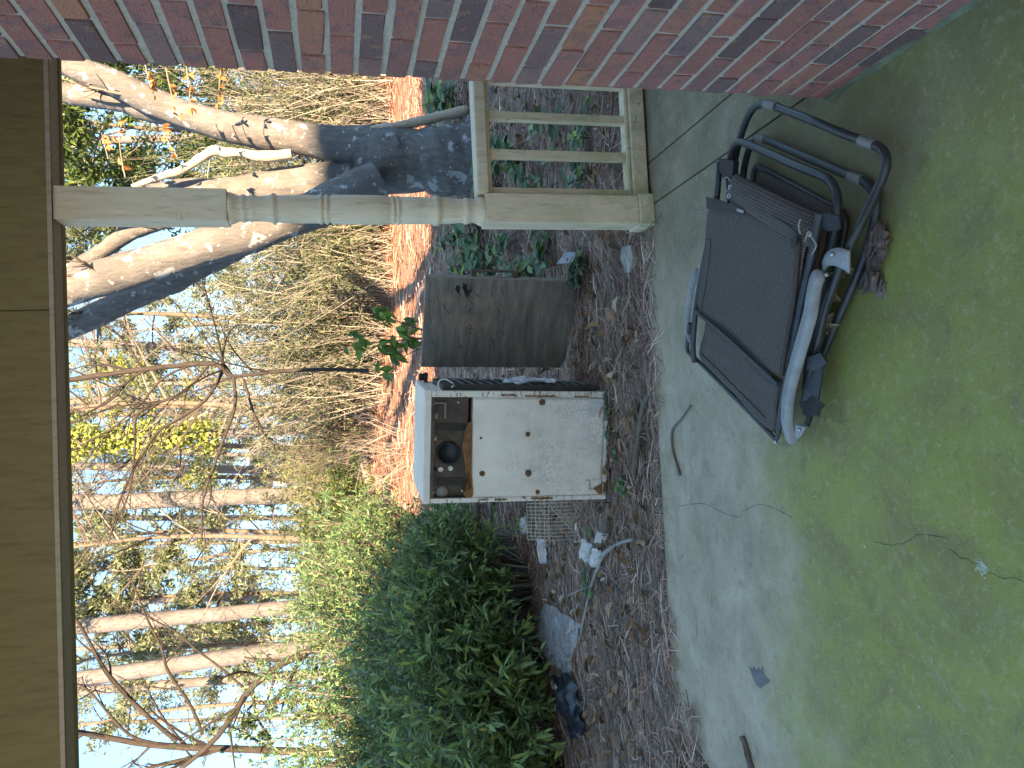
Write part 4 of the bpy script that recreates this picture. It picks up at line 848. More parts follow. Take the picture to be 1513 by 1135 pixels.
# machine bay
bay = lpart(MB().box((.023, .030, .765), (W_ - .031, .036, H_ - .0405)).box((.023, -.001, .945), (W_ - .031, .0295, .9595)).box((.0225, 0, .76), (.028, .0295, .944)).box((W_ - .036, 0, .76), (W_ - .031, .0295, .944)), "machine_bay", M['darkmetal'])
for x0, x1 in ((.085, .125), (.375, .415)): lpart(MB().prism([(x0, .790), (x0 + .015, .782), (x1 - .015, .782), (x1, .790), (x1, .925), (x1 - .015, .932), (x0 + .015, .932), (x0, .925)], V3(0, .0295, 0), V3(1, 0, 0), V3(0, 0, 1), .004), "slot", M['black'], bay)
lpart(MB().lathe([(.062, .0), (.062, .014), (.054, .018), (.050, .012), (.047, .004), (.001, .003)], (.258, .0295, .868), 32, (0, -1, 0)), "motor_housing", M['black'], bay, smooth=True)
for x, z, r, mt in ((.172, .905, .013, 'cream'), (.176, .853, .013, 'cream'), (.173, .935, .009, 'black'), (.32, .91, .01, 'rust'), (.05, .94, .006, 'cream'), (.055, .79, .006, 'cream'), (.52, .94, .006, 'cream'), (.525, .82, .006, 'cream'), (.32, .86, .007, 'rust')):
    lpart(MB().lathe([(r, 0), (r, .008), (r * .8, .010), (r * .45, .010), (r * .4, .004), (.0005, .004)], (x, .0295, z), 16, (0, -1, 0)), "cap", M[mt], bay, smooth=True)
lpart(MB().box((.325, .022, .930), (.341, .0292, .942)), "paper_tag", M['paper'], bay)
lpart(MB().box((.44, .020, .925), (.47, .0292, .946)).box((.44, .020, .882), (.525, .0292, .892)).box((.518, .020, .892), (.527, .0292, .946)), "bracket", M['taupe'], bay, bevel=.002)
lpart(MB().lathe([(.034, 0), (.034, .006), (.028, .014), (.015, .018), (.0005, .019)], (.052, .0295, .895), 18, (0, -1, 0)), "capacitor_cover", M['taupe'], bay, smooth=True)
lpart(MB().tube(smoothpath([(.365, .02, .955), (.352, .012, .935), (.345, .018, .925)], 8), .0025, 6), "wire", M['cord'], bay, smooth=True)
lpart(MB().prism([(.075, .745), (.10, .775), (.20, .782), (.30, .800), (.38, .790), (.425, .765), (.43, .75), (.30, .748), (.15, .746), (.05, .735), (.026, .74), (.026, .775), (.05, .79), (.065, .77)], V3(0, -.0025, 0), V3(1, 0, 0), V3(0, 0, 1), .004), "rusted_lip", M['rust'])
lpart(MB().box((.023, .0, .7485), (W_ - .031, .029, .7535)), "divider", M['rust'])
# rust scabs along the rim edges
mb = MB()
for (x0, x1, z0, z1) in ((.556, .568, .30, .47), (.560, .574, .52, .60), (.556, .566, .12, .2), (.004, .016, .55, .62), (.003, .02, .30, .42), (.006, .018, .66, .70)):
    k = 12; t = np.linspace(0, 1, k); poly = [(x0 + (x1 - x0) * rng.uniform(0, .35), z0 + (z1 - z0) * q) for q in t] + [(x1 - (x1 - x0) * rng.uniform(0, .35), z1 + (z0 - z1) * q) for q in t]
    mb.prism(poly, V3(0, -.0045, 0), V3(1, 0, 0), V3(0, 0, 1), .002)
lpart(mb, "rust_scab", M['rust'])
# right side: ribbed dark panel standing proud
side = lpart(MB().prism([(.05, .90), (.40, .915), (.42, .80), (.30, .10), (.05, .06)], V3(W_ + .001, 0, 0), V3(0, 1, 0), V3(0, 0, 1), .03), "side_panel", M['rib'], bevel=.004)
for i in range(15):
    z = .115 + i * .052; y1 = .30 + .1 * (z - .1) / .7
    lpart(MB().tube([(W_ + .033, .055, z), (W_ + .037, (y1 + .05) / 2, z + .014), (W_ + .033, y1 - .02, z + .030)], .005, 6), "rib", M['ribedge'], side, smooth=True)
lpart(MB().tube(smoothpath([(W_ - .01, .02, .90), (W_ + .02, .03, .925), (W_ + .05, .06, .915), (W_ + .055, .07, .88), (W_ + .03, .06, .84), (W_ + .02, .03, .855)], 24), .0045, 7), "wire", M['clip'], smooth=True)
lpart(MB().box((W_ + .003, D_ - .10, .935), (W_ + .055, D_ - .03, .955)).box((W_ + .01, D_ - .085, .955), (W_ + .05, D_ - .045, .985)), "hinge", M['black'], bevel=.004)
# the open door with its handle
bpy.context.view_layer.update()
inv = ap.matrix_world.inverted()
loc = lambda p: np.array(inv @ Vector(tuple(p)))
d0, d1 = loc(V3(.285, 4.47, .0)), loc(V3(.775, 4.265, .0))
ex = d1 - d0; ex[2] = 0; dw = np.linalg.norm(ex); ex /= dw; ez = loc(V3(.285, 4.47, 1.)) - d0; ez /= np.linalg.norm(ez); ez = ez - ex * (ex @ ez); ez /= np.linalg.norm(ez)
d0 = d0 + ez * .02
cdoor = [(0, .03), (.10, .02), (.28, -.02), (dw * .75, -.055), (dw - .06, -.09), (dw, -.085), (dw, .925), (0, .93)]
cdoor = [(0, .09), (.06, .06), (.18, .055), (.30, .04), (dw - .06, .0), (dw, .0), (dw, .925), (0, .93)]
door = lpart(MB().prism(cdoor, d0, ex, ez, .032), "door", M['board'], bevel=.004)
lpart(MB().prism([(dw - .002, .02), (dw + .008, .02), (dw + .008, .93), (dw - .002, .93)], d0 - np.cross(ex, ez) * .006, ex, ez, .044), "edge_strip", M['taupe'], door, bevel=.002)
hz0, hz1 = .40, .665
lpart(MB().prism([(dw + .009, hz0), (dw + .034, hz0), (dw + .034, hz0 + .03), (dw + .009, hz0 + .03)], d0, ex, ez, .02).prism([(dw + .009, hz1 - .03), (dw + .034, hz1 - .03), (dw + .034, hz1), (dw + .009, hz1)], d0, ex, ez, .02).prism([(dw + .0345, hz0 - .005), (dw + .046, hz0 - .005), (dw + .046, hz1 + .005), (dw + .0345, hz1 + .005)], d0, ex, ez, .022), "handle", M['darkmetal'], door, bevel=.003)
mb = MB()
for i in range(34):
    x, z = rng.uniform(.1, dw - .05), rng.uniform(.45, .9); a = rng.normal(.5, .7); l = rng.uniform(.015, .07); w = rng.uniform(.0012, .004)
    c, s_ = math.cos(a), math.sin(a); mb.prism([(x, z), (x + l * c, z + l * s_), (x + l * c - w * s_, z + l * s_ + w * c), (x - w * s_, z + w * c)], d0 + np.cross(ex, ez) / np.linalg.norm(np.cross(ex, ez)) * .0322, ex, ez, .001)
for i in range(9):
    x, z = dw - .10 + rng.normal(0, .012), .70 + rng.normal(0, .03); mb.prism([(x, z), (x + .05, z + .01 + rng.normal(0, .02)), (x + .055, z + .02), (x + .01, z + .012)], d0 + np.cross(ex, ez) / np.linalg.norm(np.cross(ex, ez)) * .0322, ex, ez, .001)
lpart(mb, "scratches", M['black'], door)

# plastic wrapper clinging to the ribbed side
def crumple(name, label, cat, corners, mat, amp=.02, n=22, sag=0., solid=0., group=None, seed=0, f=9.):
    c = [np.asarray(q, float) for q in corners]; t = np.linspace(0, 1, n); g = np.zeros((n, n, 3)); ph = rng.uniform(0, 6.28, 12)
    nrm = np.cross(c[1] - c[0], c[3] - c[0]); nrm /= np.linalg.norm(nrm)
    for i, a in enumerate(t):
        for j, b in enumerate(t):
            p = c[0] * (1 - a) * (1 - b) + c[1] * a * (1 - b) + c[2] * a * b + c[3] * (1 - a) * b
            h = 0
            for k in range(6):
                d = ph[k]; s = (a * math.cos(d) + b * math.sin(d)) * f * (1 + .5 * k) + ph[k + 6]; h += (abs(((s / 3.1) % 2) - 1) - .5) / (1 + .6 * k)
            edge = 1 + .12 * math.sin(a * 23 + ph[0]) * math.sin(b * 19 + ph[1])
            p = p + nrm * amp * h - V3(0, 0, sag) * 16 * a * (1 - a) * b * (1 - b)
            p = p + (c[1] - c[0]) * .018 * math.sin(b * 13 + ph[2]) + (c[3] - c[0]) * .018 * math.sin(a * 15 + ph[3])
            g[i, j] = p
    o = MB().sheet(g).build(name, M[mat], loc=g[n // 2, n // 2], smooth=True, solid=solid); return tag(o, label, cat, group)
w1 = lambda x, y, z: np.array(ap.matrix_world @ Vector((x, y, z)))
crumple("plastic_wrapper", "crumpled silvery plastic wrapper hanging on the dark ribbed side of the appliance", "wrapper", [w1(W_ + .045, .05, .58), w1(W_ + .05, .05, .29), w1(W_ + .055, .17, .27), w1(W_ + .06, .17, .56)], 'foil', .016, 20)
# wire rack
rk = GT(852, 770); rack = thing("wire_rack", "small tan wire dish rack lying in the straw beside the appliance", "rack", rk)
O = G(850, 797, rk[2] + .02); ux = G(850, 742, rk[2] + .02) - O; Lx = np.linalg.norm(ux); ux /= Lx; uz = V3(0, .25, 1.); uz /= np.linalg.norm(uz); uy = V3(-.05, .8, .45); uy /= np.linalg.norm(uy)
front = MB(); top = MB(); hgt = .165
for i in range(11):
    p = O + ux * Lx * i / 10; front.tube([p, p + uz * hgt], .0022, 5)
for k in (0., 1.): front.tube([O + uz * hgt * k, O + ux * Lx + uz * hgt * k], .0026, 5)
front.tube([O + ux * Lx * .15, O + ux * Lx * .95 + uz * hgt], .0024, 5)
for i in range(11):
    p = O + ux * Lx * i / 10 + uz * hgt; top.tube([p, p + uy * .20], .0022, 5)
for k in np.linspace(.2, 1, 5): top.tube([O + uz * hgt + uy * .20 * k, O + ux * Lx + uz * hgt + uy * .20 * k], .0022, 5)
part(front, "front_grid", M['wire'], rack, smooth=True); part(top, "side_grid", M['wire'], rack, smooth=True)
for k in (.02, .93):
    p = O + ux * Lx * k; part(MB().tube(smoothpath([p + ux * .018, p + ux * .02 - uz * .018, p - uz * .03, p - ux * .02 - uz * .018, p - ux * .016 + uz * .008], 16), .0045, 7), "hook", M['clip'], rack, smooth=True)
part(MB().tube([O + ux * Lx * .18 - uz * .004 - V3(0, .006, 0), O + ux * Lx * .55 - uz * .004 - V3(0, .006, 0)], .008, 8), "roller", M['clip'], rack, smooth=True)

# ------------------------------------------------------------------ litter
def gp(x, y, dz=.02): p = GT(x, y); return p + V3(0, 0, dz)
crumple("clear_plastic_sheet", "large clear plastic sheet crumpled in front of the green shrubs", "plastic sheet", [gp(820, 888, .07), gp(867, 921, .04), gp(846, 996, .03), gp(792, 957, .05)], 'film', .016, 30, -.03, f=5.)
crumple("black_plastic_bag", "torn black plastic bag lying below the clear sheet", "bag", [gp(828, 998, .05), gp(850, 994, .04), gp(877, 1080, .03), gp(858, 1092, .04)], 'blackbag', .035, 26, -.07)
def wrap(label, x, y, x2, y2, w, mat='paper', name="paper_wrap", cat="paper", amp=.015):
    a, b = gp(x, y, .03), gp(x2, y2, .03); d = b - a; s = np.cross(d, V3(0, 0, 1)); s /= np.linalg.norm(s); s = s * w / 2 + V3(0, 0, .01)
    return crumple(name, label, cat, [a - s, b - s, b + s + V3(0, 0, .03), a + s + V3(0, 0, .03)], mat, amp, 16, -.03, .001)
wrap("white crumpled paper wrap with a torn tail, behind the dark stick", 879, 798, 874, 829, .062)
wrap("white crumpled paper wrap caught in the fork of the sticks", 896, 812, 888, 836, .055)
wrap("long dirty white rag beyond the wire rack", 808, 795, 812, 832, .05, 'grime', "cloth_rag", "rag", .02)
wrap("small white scrap farther behind the wire rack", 780, 764, 785, 788, .045, 'paper', "paper_scrap", "paper")
wrap("small bluish white scrap near the end of the crooked stick", 902, 786, 897, 802, .03, 'paper', "paper_scrap", "paper")
def clump(label, x, y, n, r):
    c = gp(x, y, .03); mb = MB()
    for i in range(n):
        p = c + rng.normal(0, r * .6, 3) * V3(1, 1, .4); q = MB(); k = 8; pr = [(r * .5 * math.sin(t) * (1 + .2 * rng.normal()), -r * .5 * math.cos(t)) for t in np.linspace(.05, 3.09, 7)]
        mb.lathe(pr, p, 9, rng.normal(size=3))
    return tag(mb.build("tissue_clump", M['grime'], loc=c, smooth=True), label, "tissue")
clump("small white tissue clump above the black bag's open end", 829, 1013, 5, .026); clump("longer white tissue clump beside the middle of the black bag", 829, 1047, 8, .026)
def flat(name, label, cat, pts, z, th, mat, terrain=True):
    P = np.array([(GT(*q) if terrain else G(*q)) for q in pts]); c = P.mean(0)
    ex_, ey_ = V3(1, 0, 0), V3(0, 1, .12 if terrain else 0)
    o = MB().prism(np.stack([P[:, 0] - c[0], P[:, 1] - c[1]], -1), c + V3(0, 0, z), ex_, ey_, th)
    return tag(o.build(name, M[mat], loc=c, bevel=min(.004, th * .3)), label, cat)
flat("slate_fragment", "bluish grey broken slate piece lying among leaves left of the post", "slate", [(842, 390), (850, 372), (868, 375), (866, 388)][::-1], .03, .012, 'slate')
flat("stone_slab", "pale flat stone sunk in the straw beside the post's foot", "stone", [(925, 366), (938, 362), (944, 380), (940, 402), (930, 404), (924, 385)][::-1], .0, .03, 'stone')
flat("bark_chip", "thin grey bark splinter on the edge of the concrete", "bark", [(988, 1030), (993, 1028), (1004, 1052), (1000, 1056)], .004, .008, 'twig', False)
flat("floor_patch", None, None, [(1107, 985), (1112, 990), (1114, 984), (1118, 992), (1121, 985), (1124, 993), (1127, 983), (1129, 995), (1133, 1001), (1139, 1006), (1131, 1012), (1124, 1018), (1117, 1012), (1112, 1000)], .0003, .0006, 'stain', False).parent = floor
bpy.data.objects["floor_patch"]["kind"] = "structure"
for pts in ([(1002, 748), (1040, 745), (1062, 757), (1090, 766), (1100, 757), (1120, 746), (1145, 752), (1170, 765)], [(1292, 801), (1320, 804), (1345, 799), (1362, 790), (1398, 795)], [(1402, 812), (1425, 820), (1445, 833)], [(1462, 846), (1480, 856), (1513, 864), (1560, 866)]):
    P = smoothpath(np.array([G(*q) for q in pts]), 60); P[:, :2] += np.cumsum(rng.normal(0, .0012, (60, 2)), 0) * np.sin(np.linspace(0, 3.14, 60))[:, None]; P[:, 2] = .0004
    ck = MB().tube(P, .0008 * rng.uniform(.3, 1.2, 60), 5).build("hairline_crack", M['black'], floor); ck["kind"] = "structure"
for (x, y, r, lb) in ((1145, 860, .008, "small white chip on the grey part of the concrete"), (1452, 838, .016, "white crusty lump on the green concrete nearest the picture's lower edge"), (1358, 1043, .007, "small pale chip on the olive part of the concrete"), (1269, 979, .006, "tiny green white chip in the middle of the mossy concrete")):
    c = G(x, y, 0); mb = MB()
    for i in range(3 if r < .01 else 70):
        rr_ = r * (1 if r < .01 else rng.uniform(.25, .5)); p = c + rng.normal(0, r * .42, 3) * V3(1, 1, 0) + V3(0, 0, rr_ * .1); mb.lathe([(rr_ * .5 * math.sin(t) * rng.uniform(.8, 1.2), -rr_ * .3 * math.cos(t)) for t in np.linspace(.05, 3.09, 6)], p, 8)
    tag(mb.build("white_chip", M['chip'], loc=c, smooth=True), lb, "chip")
# lump of bark beside the chair
c0 = [G(x, y, 0) for x, y in ((1300, 327), (1321, 332), (1318, 360), (1312, 385), (1306, 410), (1300, 440), (1286, 436), (1288, 405), (1284, 370), (1290, 345))]
P = np.array(c0); cen = P.mean(0); mb = MB(); ax = P[5] - P[1]; ax /= np.linalg.norm(ax); sd_ = np.cross(V3(0, 0, 1), ax)
halfL, halfW = np.abs((P - cen) @ ax).max(), np.abs((P - cen) @ sd_).max()
for k in range(46):
    a_, b_ = rng.uniform(-.78, .78), rng.uniform(-.72, .72); z_ = .001 + .034 * (1 - .6 * abs(b_)) * rng.random() ** .8; L1 = halfL * rng.uniform(.12, .34); W1 = halfW * rng.uniform(.16, .42); m_ = 11
    t_ = np.sort(rng.uniform(0, 6.283, m_)); rad = rng.uniform(.6, 1.15, m_); poly = np.stack([L1 * rad * np.cos(t_), W1 * rad * np.sin(t_)], -1)
    ex_ = ax + V3(0, 0, rng.normal(0, .12)) + sd_ * rng.normal(0, .12); ey_ = sd_ + V3(0, 0, rng.normal(0, .3)); mb.prism(poly, cen + ax * halfL * a_ + sd_ * halfW * b_ + V3(0, 0, z_), ex_, ey_, rng.uniform(.004, .011), rng.random())
tag(mb.build("bark_lump", M['chunk'], loc=cen, bevel=.0015), "flaky dark red bark lump on the mossy concrete beside the folded chair", "bark")

# ------------------------------------------------------------------ folded lounge chair
CH = G(1170, 420, 0)
chair = thing("folded_lounge_chair", "folded brown mesh lounge chair with dark grey tubes and pale armrests lying on the concrete", "lounge chair", CH)
def T(name, pts, r=.0115, mat='tube', n=10, parent=None, N=60):
    P = smoothpath(np.array([G(*q) for q in pts]), N)
    o = part(MB().tube(P, r, n), name, M[mat], chair, smooth=True)
    return o
def sleeve(p, q, r=.0145, mat='taupe'): return part(MB().tube(np.linspace(G(*p), G(*q), 4), r, 14), "rubber_sleeve", M[mat], chair, smooth=True)
# outer and inner leg frames (U shapes with bent corners)
T("leg_frame", [(1085, 300, .06), (1083, 265, .07), (1085, 240, .08), (1092, 210, .085), (1101, 182, .09), (1110, 164, .09), (1120, 156, .09), (1136, 154, .088), (1165, 165, .082), (1200, 178, .075), (1240, 195, .066), (1275, 208, .06), (1290, 213, .058), (1303, 221, .056), (1309, 233, .056), (1309, 247, .058), (1302, 268, .064), (1285, 305, .085), (1265, 345, .11), (1246, 385, .12), (1230, 425, .12), (1217, 465, .11), (1205, 520, .095), (1195, 565, .08), (1188, 600, .07)], .0125, N=110)
T("leg_frame", [(1098, 300, .03), (1098, 260, .035), (1103, 232, .04), (1110, 213, .042), (1120, 205, .043), (1135, 208, .042), (1165, 221, .038), (1200, 236, .032), (1240, 253, .026), (1262, 262, .024), (1277, 268, .023), (1288, 279, .022), (1294, 293, .022), (1294, 312, .022), (1288, 342, .022), (1272, 392, .024), (1252, 440, .028), (1232, 485, .032), (1214, 528, .036), (1200, 560, .04)], .0125, N=100)
T("seat_frame", [(1079, 300, .10), (1078, 262, .11), (1080, 232, .115), (1084, 216, .12), (1092, 210, .122), (1105, 213, .122), (1140, 228, .115), (1175, 244, .108), (1210, 258, .10), (1225, 266, .098), (1234, 280, .098), (1237, 296, .10), (1236, 330, .10), (1226, 372, .10), (1214, 425, .095), (1203, 480, .085), (1196, 530, .075), (1190, 575, .065)], .0125, N=90)
T("lower_frame", [(1112, 270, .02), (1115, 252, .02), (1122, 247, .02), (1150, 262, .018), (1190, 283, .016), (1235, 308, .014), (1246, 318, .014), (1248, 340, .014), (1236, 392, .016), (1216, 460, .02), (1200, 520, .03)], .0105, N=60)
sleeve((1110 + 22, 153, .09), (1147, 158, .088), .0150); sleeve((1272, 207, .06), (1293, 214, .057), .0150)
sleeve((1120, 205, .043), (1131, 207, .042), .0148); sleeve((1256, 260, .025), (1274, 267, .023), .0148)
# flat side tubes next to the sling
T("side_tube", [(1212, 316, .17), (1204, 350, .172), (1196, 395, .168), (1186, 440, .155), (1176, 490, .135), (1166, 540, .115), (1158, 590, .09), (1152, 630, .07)], .0125, N=40)
T("side_tube", [(1063, 240, .14), (1062, 262, .145), (1058, 300, .15), (1048, 350, .145), (1036, 410, .125), (1028, 460, .105), (1024, 510, .085), (1026, 535, .07)], .0105, N=40)
T("end_tube", [(1020, 478, .075), (1016, 502, .066), (1016, 518, .06), (1022, 526, .058), (1030, 532, .056), (1060, 562, .05), (1100, 602, .044), (1135, 638, .04), (1146, 648, .04), (1150, 640, .044), (1154, 610, .055), (1160, 572, .075)], .008, N=70)
# sling panels
def sling(name, c, nu=26, nv=26, sag=.02, roll=.0, th=.005, curl=0.):
    c = [G(*q) for q in c]; g = np.zeros((nv, nu, 3)); uv = []
    su = np.linalg.norm(c[1] - c[0]); sv = np.linalg.norm(c[3] - c[0])
    nrm = np.cross(c[1] - c[0], c[3] - c[0]); nrm /= np.linalg.norm(nrm); nrm *= np.sign(nrm[2])
    for i, b in enumerate(np.linspace(0, 1, nv)):
        for j, a in enumerate(np.linspace(0, 1, nu)):
            p = c[0] * (1 - a) * (1 - b) + c[1] * a * (1 - b) + c[2] * a * b + c[3] * (1 - a) * b
            e = max(abs(2 * a - 1), 0) ** 8 * .016 + max(abs(2 * b - 1), 0) ** 10 * .012
            g[i, j] = p - nrm * (sag * 4 * a * (1 - a) * (.4 + .6 * 4 * b * (1 - b)) + e) + nrm * curl * math.sin(b * 3.14) + nrm * .003 * math.sin(a * 9 + b * 4) * math.sin(b * 11)
            uv.append((a * su, b * sv))
    return part(MB().sheet(g), name, M['fabric'], chair, smooth=True, solid=th, uv=uv)
bk = sling("back_sling", [(1044, 291, .185), (1184, 349, .205), (1152, 566, .135), (1023, 457, .125)])
sling("foot_sling", [(1040, 470, .10), (1146, 568, .095), (1137, 644, .052), (1027, 528, .068)], sag=.008)
sling("folded_sling", [(1080, 256, .165), (1212, 318, .165), (1190, 366, .20), (1072, 296, .17)], sag=-.018, curl=.012)
sling("inner_sling", [(1120, 250, .05), (1226, 305, .05), (1200, 400, .09), (1085, 330, .09)], sag=.01)
# seams, hems
def strip(name, pts, r, mat='black', flat_=False): return T(name, pts, r, mat, 6, N=30)
part(MB().prism([(0, 0), (1, 0), (.93, .12), (.05, .35)], G(1043, 291, .1905), G(1104, 309, .1975) - G(1043, 291, .1905), G(1038, 338, .180) - G(1043, 291, .1905), .003), "corner_patch", M['fabric'], chair)
strip("seam", [(1042, 355, .172), (1050, 356, .176), (1046, 400, .166), (1037, 455, .140), (1033, 462, .134)], .0016)
strip("seam", [(1030, 459, .128), (1060, 481, .128), (1100, 515, .130), (1137, 552, .138)], .0022)
strip("seam", [(1036, 523, .072), (1060, 546, .070), (1095, 581, .067), (1130, 617, .066)], .0016)
strip("seam", [(1108, 308, .201), (1130, 316, .205), (1160, 330, .21), (1178, 345, .21)], .002)
strip("hem_rod", [(1026, 459, .12), (1060, 486, .121), (1100, 522, .122), (1150, 569, .125)], .008, 'tube')
strip("edge_band", [(1180, 356, .204), (1177, 400, .188), (1172, 450, .168), (1163, 500, .151), (1154, 555, .136)], .0075, 'fabric')
# hinge plates, clips, cords, knob
def plate(name, pts, th, mat, bevel=.002):
    P = np.array([G(*q) for q in pts]); ex_ = P[1] - P[0]; L1 = np.linalg.norm(ex_); ex_ /= L1; nn = np.cross(ex_, P[-1] - P[0]); nn /= np.linalg.norm(nn); ey_ = np.cross(nn, ex_)
    poly = [((p - P[0]) @ ex_, (p - P[0]) @ ey_) for p in P]
    return part(MB().prism(poly, P[0], ex_, ey_, th), name, M[mat], chair, bevel=bevel)
plate("hinge_plate", [(1210, 313, .175), (1240, 320, .155), (1241, 338, .15), (1226, 342, .155), (1205, 335, .17)], .006, 'tube')
plate("hinge_plate", [(1062, 234, .15), (1084, 238, .15), (1084, 262, .145), (1070, 266, .15), (1063, 252, .15)], .02, 'black')
plate("side_plate", [(1196, 520, .105), (1218, 530, .09), (1208, 592, .075), (1186, 592, .085)], .006, 'tube')
plate("latch_plate", [(1192, 528, .12), (1212, 522, .11), (1220, 537, .10), (1205, 550, .105), (1192, 546, .11)], .008, 'tube', .003)
# grey clip around the outer tube
cp = smoothpath(np.array([G(1216, 385, .15), G(1224, 371, .158), G(1238, 366, .155), G(1256, 371, .142)]), 10)
cl = MB(); wv = (G(1240, 400, .135) - G(1240, 368, .15)); g = np.stack([cp + wv * t * np.linspace(.55, 1, 10)[:, None] for t in (0, .33, .66, 1)], 0); cl.sheet(g); part(cl, "grey_clip", M['greyplastic'], chair, smooth=True, solid=.007)
part(MB().lathe([(.0005, .010), (.004, .009), (.006, .006), (.006, .0)], G(1231, 376, .158), 10, (0, -.3, 1)), "rivet", M['chrome'], chair, smooth=True)
for q in ((1221, 406, .158), (1181, 635, .075), (1146, 653, .045)): part(MB().lathe([(.0005, .006), (.004, .005), (.006, .003), (.006, -.006)], G(*q), 10, (0, -.4, 1)), "rivet", M['chrome'], chair, smooth=True)
def arm(pts, wid, th, name="armrest", label=None):
    P = smoothpath(np.array([G(*q[:3]) for q in pts]), 40); w = np.interp(np.linspace(0, 1, 40), np.linspace(0, 1, len(wid)), wid)
    Tn = np.gradient(P, axis=0); Tn /= np.linalg.norm(Tn, axis=1)[:, None]; S = np.cross(Tn, V3(0, 0, 1)); S /= np.linalg.norm(S, axis=1)[:, None]; S = S * .92 + V3(0, 0, -.25); U = np.cross(S, Tn); U *= np.sign(U[:, 2:3])
    n = 20; a = np.arange(n) * 2 * np.pi / n; ca = np.sign(np.cos(a)) * np.abs(np.cos(a)) ** .38; sa = np.sign(np.sin(a)) * np.abs(np.sin(a)) ** .38
    end = np.clip(np.minimum(np.arange(40), 39 - np.arange(40)) / 2.5 + .35, .35, 1)
    v = P[:, None] + S[:, None] * (ca * .5)[None, :, None] * (w * end)[:, None, None] + U[:, None] * (sa * .5 * th)[None, :, None] * end[:, None, None]
    i0 = np.arange(39)[:, None] * n; j = np.arange(n)[None]; j2 = (j + 1) % n
    mb = MB().add(v.reshape(-1, 3), np.stack([i0 + j, i0 + j2, i0 + n + j2, i0 + n + j], -1).reshape(-1, 4))
    for k in (0, 39): mb.add(np.concatenate([v[k], [v[k].mean(0)]]), [[q, (q + 1) % n, n] for q in range(n)])
    return part(mb, name, M['greyplastic'], chair, smooth=True)
arm([(1214, 402, .165), (1206, 415, .168), (1201, 440, .168), (1197, 465, .165), (1187, 500, .152), (1177, 535, .135), (1169, 565, .12), (1164, 595, .10), (1163, 622, .085), (1167, 642, .07), (1172, 656, .058)], [.040, .046, .048, .050, .052, .053, .054, .054, .052, .042, .02], .030)
arm([(1029, 396, .10), (1021, 430, .09), (1017, 460, .08), (1016, 485, .07), (1022, 507, .06)], [.014, .022, .026, .024, .014], .022)
# wedge-shaped armrest bracket at the lower end
plate("arm_bracket", [(1176, 628, .08), (1190, 632, .07), (1184, 644, .06), (1172, 654, .055)], .012, 'greyplastic', .003)
kb = G(1201, 603, .095); k = 20; a = np.arange(k) * 2 * np.pi / k; rr = .029 * (1 + .20 * np.cos(5 * a))
part(MB().prism(np.stack([rr * np.cos(a), rr * np.sin(a)], -1), kb, V3(.9, .1, -.25), V3(.05, .75, .65), .02), "lock_knob", M['tube'], chair, bevel=.004)
part(MB().tube([kb, kb + V3(-.05, .02, .01)], .009, 10), "knob_shaft", M['black'], chair, smooth=True)
for pts in ([(1080, 268, .178), (1074, 262, .17), (1069, 266, .165), (1066, 272, .16)], [(1078, 285, .18), (1071, 280, .17), (1066, 284, .16)], [(1183, 346, .217), (1180, 334, .222), (1183, 324, .22)], [(1177, 352, .215), (1172, 360, .205), (1169, 364, .20)], [(1200, 352, .21), (1206, 362, .19), (1202, 372, .18), (1196, 380, .175)], [(1189, 356, .212), (1194, 346, .21), (1200, 352, .20)]):
    T("lacing_cord", pts, .0022, 'cord', 6, N=14)
for q in ((1079, 277, .183), (1077, 290, .186), (1196, 346, .205)): part(MB().lathe([(.004, .001), (.0075, .003), (.008, 0)], G(*q), 12, (0, -.3, 1)), "grommet", M['chrome'], chair, smooth=True)
plate("cord_clip", [(1168, 352, .218), (1178, 348, .22), (1176, 366, .21), (1168, 368, .208)], .006, 'black')
plate("velcro_tab", [(1089, 308, .203), (1098, 311, .205), (1097, 315, .204), (1088, 312, .202)], .003, 'greyplastic')
# dead leaves caught between the tubes
for (x, y, z, dx_, dy_, dz_) in ((1246, 398, .03, -.3, -1, .2), (1243, 445, .04, .5, .6, .3), (1232, 462, .045, -.8, .3, .3), (1219, 490, .05, .2, -1, .2), (1250, 410, .025, .2, .8, .4)):
    p = G(x, y, z); mb = MB().leaves(p[None], V3(dx_, dy_, dz_)[None], V3(.2, -.4, 1)[None], np.array([.065]), np.array([.028]), np.array([.8]), fold=.5, droop=.3)
    tag(mb.build("dead_leaf", M['litter'], loc=p, solid=.0008), "curled tan dead leaf caught between the folded chair's dark tubes", "leaf", "dead leaves caught in the folded chair")

def sub(child, par):
    child.location = child.location - par.location; child.parent = par
kids = list(chair.children); near_ = lambda o, c: min(c, key=lambda q: min((Vector(o.location) + v.co - (Vector(q.location) + w.co)).length for v in list(o.data.vertices)[::5] for w in list(q.data.vertices)[::7]))
for o in kids:
    b_ = o.name.split('.')[0]
    if b_ == 'rubber_sleeve': sub(o, near_(o, [q for q in kids if q.name.startswith('leg_frame')]))
    if b_ in ('seam', 'corner_patch', 'velcro_tab', 'cord_clip', 'edge_band', 'hem_rod'): sub(o, near_(o, [q for q in kids if q.name.startswith(('back_sling', 'foot_sling'))]))
    if b_ == 'grommet': sub(o, near_(o, [q for q in kids if q.name.startswith('folded_sling')]))
    if b_ == 'knob_shaft': sub(o, [q for q in kids if q.name.startswith('lock_knob')][0])
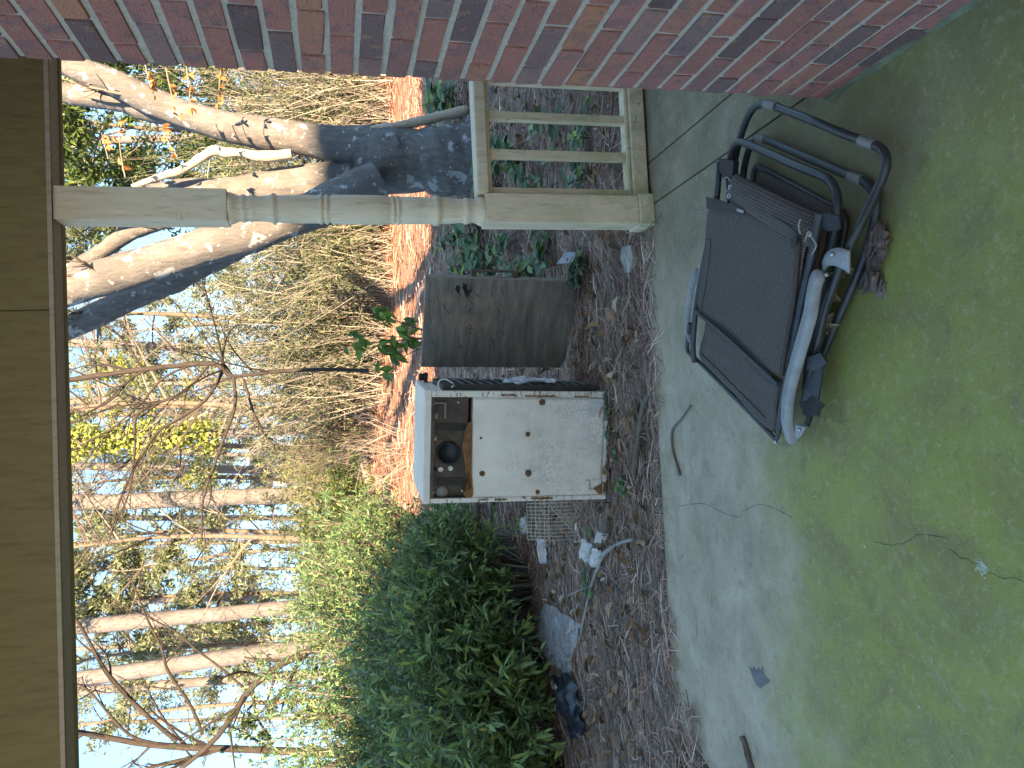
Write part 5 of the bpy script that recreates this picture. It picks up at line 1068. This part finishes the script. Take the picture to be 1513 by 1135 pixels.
# ------------------------------------------------------------------ far house
hb = at(470, 690, 60); fh = thing("far_house", "small white house far away in the gap between the pines", "house", hb)
q0, q1 = A(430, 716, 60), A(430, 655, 60); zt = A(395, 690, 60)[2]
part(MB().box((q0[0], 60, hb[2] - 1), (q1[0], 66, zt)), "wall", M['siding'], fh)
part(MB().prism([(60 - .5, zt + .01), (63, zt + 1.6), (66.5, zt + .01)], V3(q0[0] - .4, 0, 0), V3(0, 1, 0), V3(0, 0, 1), q1[0] - q0[0] + .8), "roof", M['shingle'], fh)
for k in (.25, .6, .85):
    xx = q0[0] + (q1[0] - q0[0]) * k; part(MB().box((xx - .3, 59.95, zt - 1.9), (xx + .3, 59.99, zt - .8)), "window", M['window'], fh)

# ------------------------------------------------------------------ light
SUN_EL, SUN_AZ = 26.0, -10.0          # sun behind the added block, a little to the right
w = bpy.data.worlds.new("World"); SC.world = w; w.use_nodes = True; nt = w.node_tree
sky = nt.nodes.new('ShaderNodeTexSky'); sky.sky_type = 'NISHITA'; sky.sun_disc = False; sky.sun_elevation = R_(SUN_EL); sky.sun_rotation = R_(180 + SUN_AZ); sky.dust_density = 0.2; sky.ozone_density = 2.; sky.air_density = 1.
bg = nt.nodes['Background']
tc = nt.nodes.new('ShaderNodeTexCoord'); mp = nt.nodes.new('ShaderNodeVectorMath'); mp.operation = 'MULTIPLY_ADD'; mp.inputs[1].default_value = (1, 1, 1.1); mp.inputs[2].default_value = (0, 0, .65)
nm = nt.nodes.new('ShaderNodeVectorMath'); nm.operation = 'NORMALIZE'; hs = nt.nodes.new('ShaderNodeHueSaturation'); hs.inputs['Saturation'].default_value = 1.31
nt.links.new(tc.outputs['Generated'], mp.inputs[0]); nt.links.new(mp.outputs[0], nm.inputs[0]); nt.links.new(nm.outputs[0], sky.inputs[0]); nt.links.new(sky.outputs[0], hs.inputs['Color']); nt.links.new(hs.outputs[0], bg.inputs[0]); bg.inputs[1].default_value = .15
sd = bpy.data.lights.new("sun", 'SUN'); sd.energy = 2.4; sd.angle = R_(.5); sd.color = (1, .998, .995)
so = bpy.data.objects.new("sun", sd); COL.objects.link(so)
e, a = R_(SUN_EL), R_(SUN_AZ); so.rotation_euler = Vector((math.sin(a) * math.cos(e), math.cos(a) * math.cos(e), -math.sin(e))).to_track_quat('-Z', 'Y').to_euler()
vs = SC.view_settings; vs.view_transform = 'Standard'; vs.look = 'None'; vs.exposure = 3.3; vs.gamma = 1; vs.use_white_balance = True; vs.white_balance_temperature = 15700; vs.white_balance_tint = 21.5; vs.use_curve_mapping = False
SC.render.engine = 'CYCLES'; SC.cycles.max_bounces = 8; SC.cycles.transparent_max_bounces = 12; SC.cycles.use_denoising = True
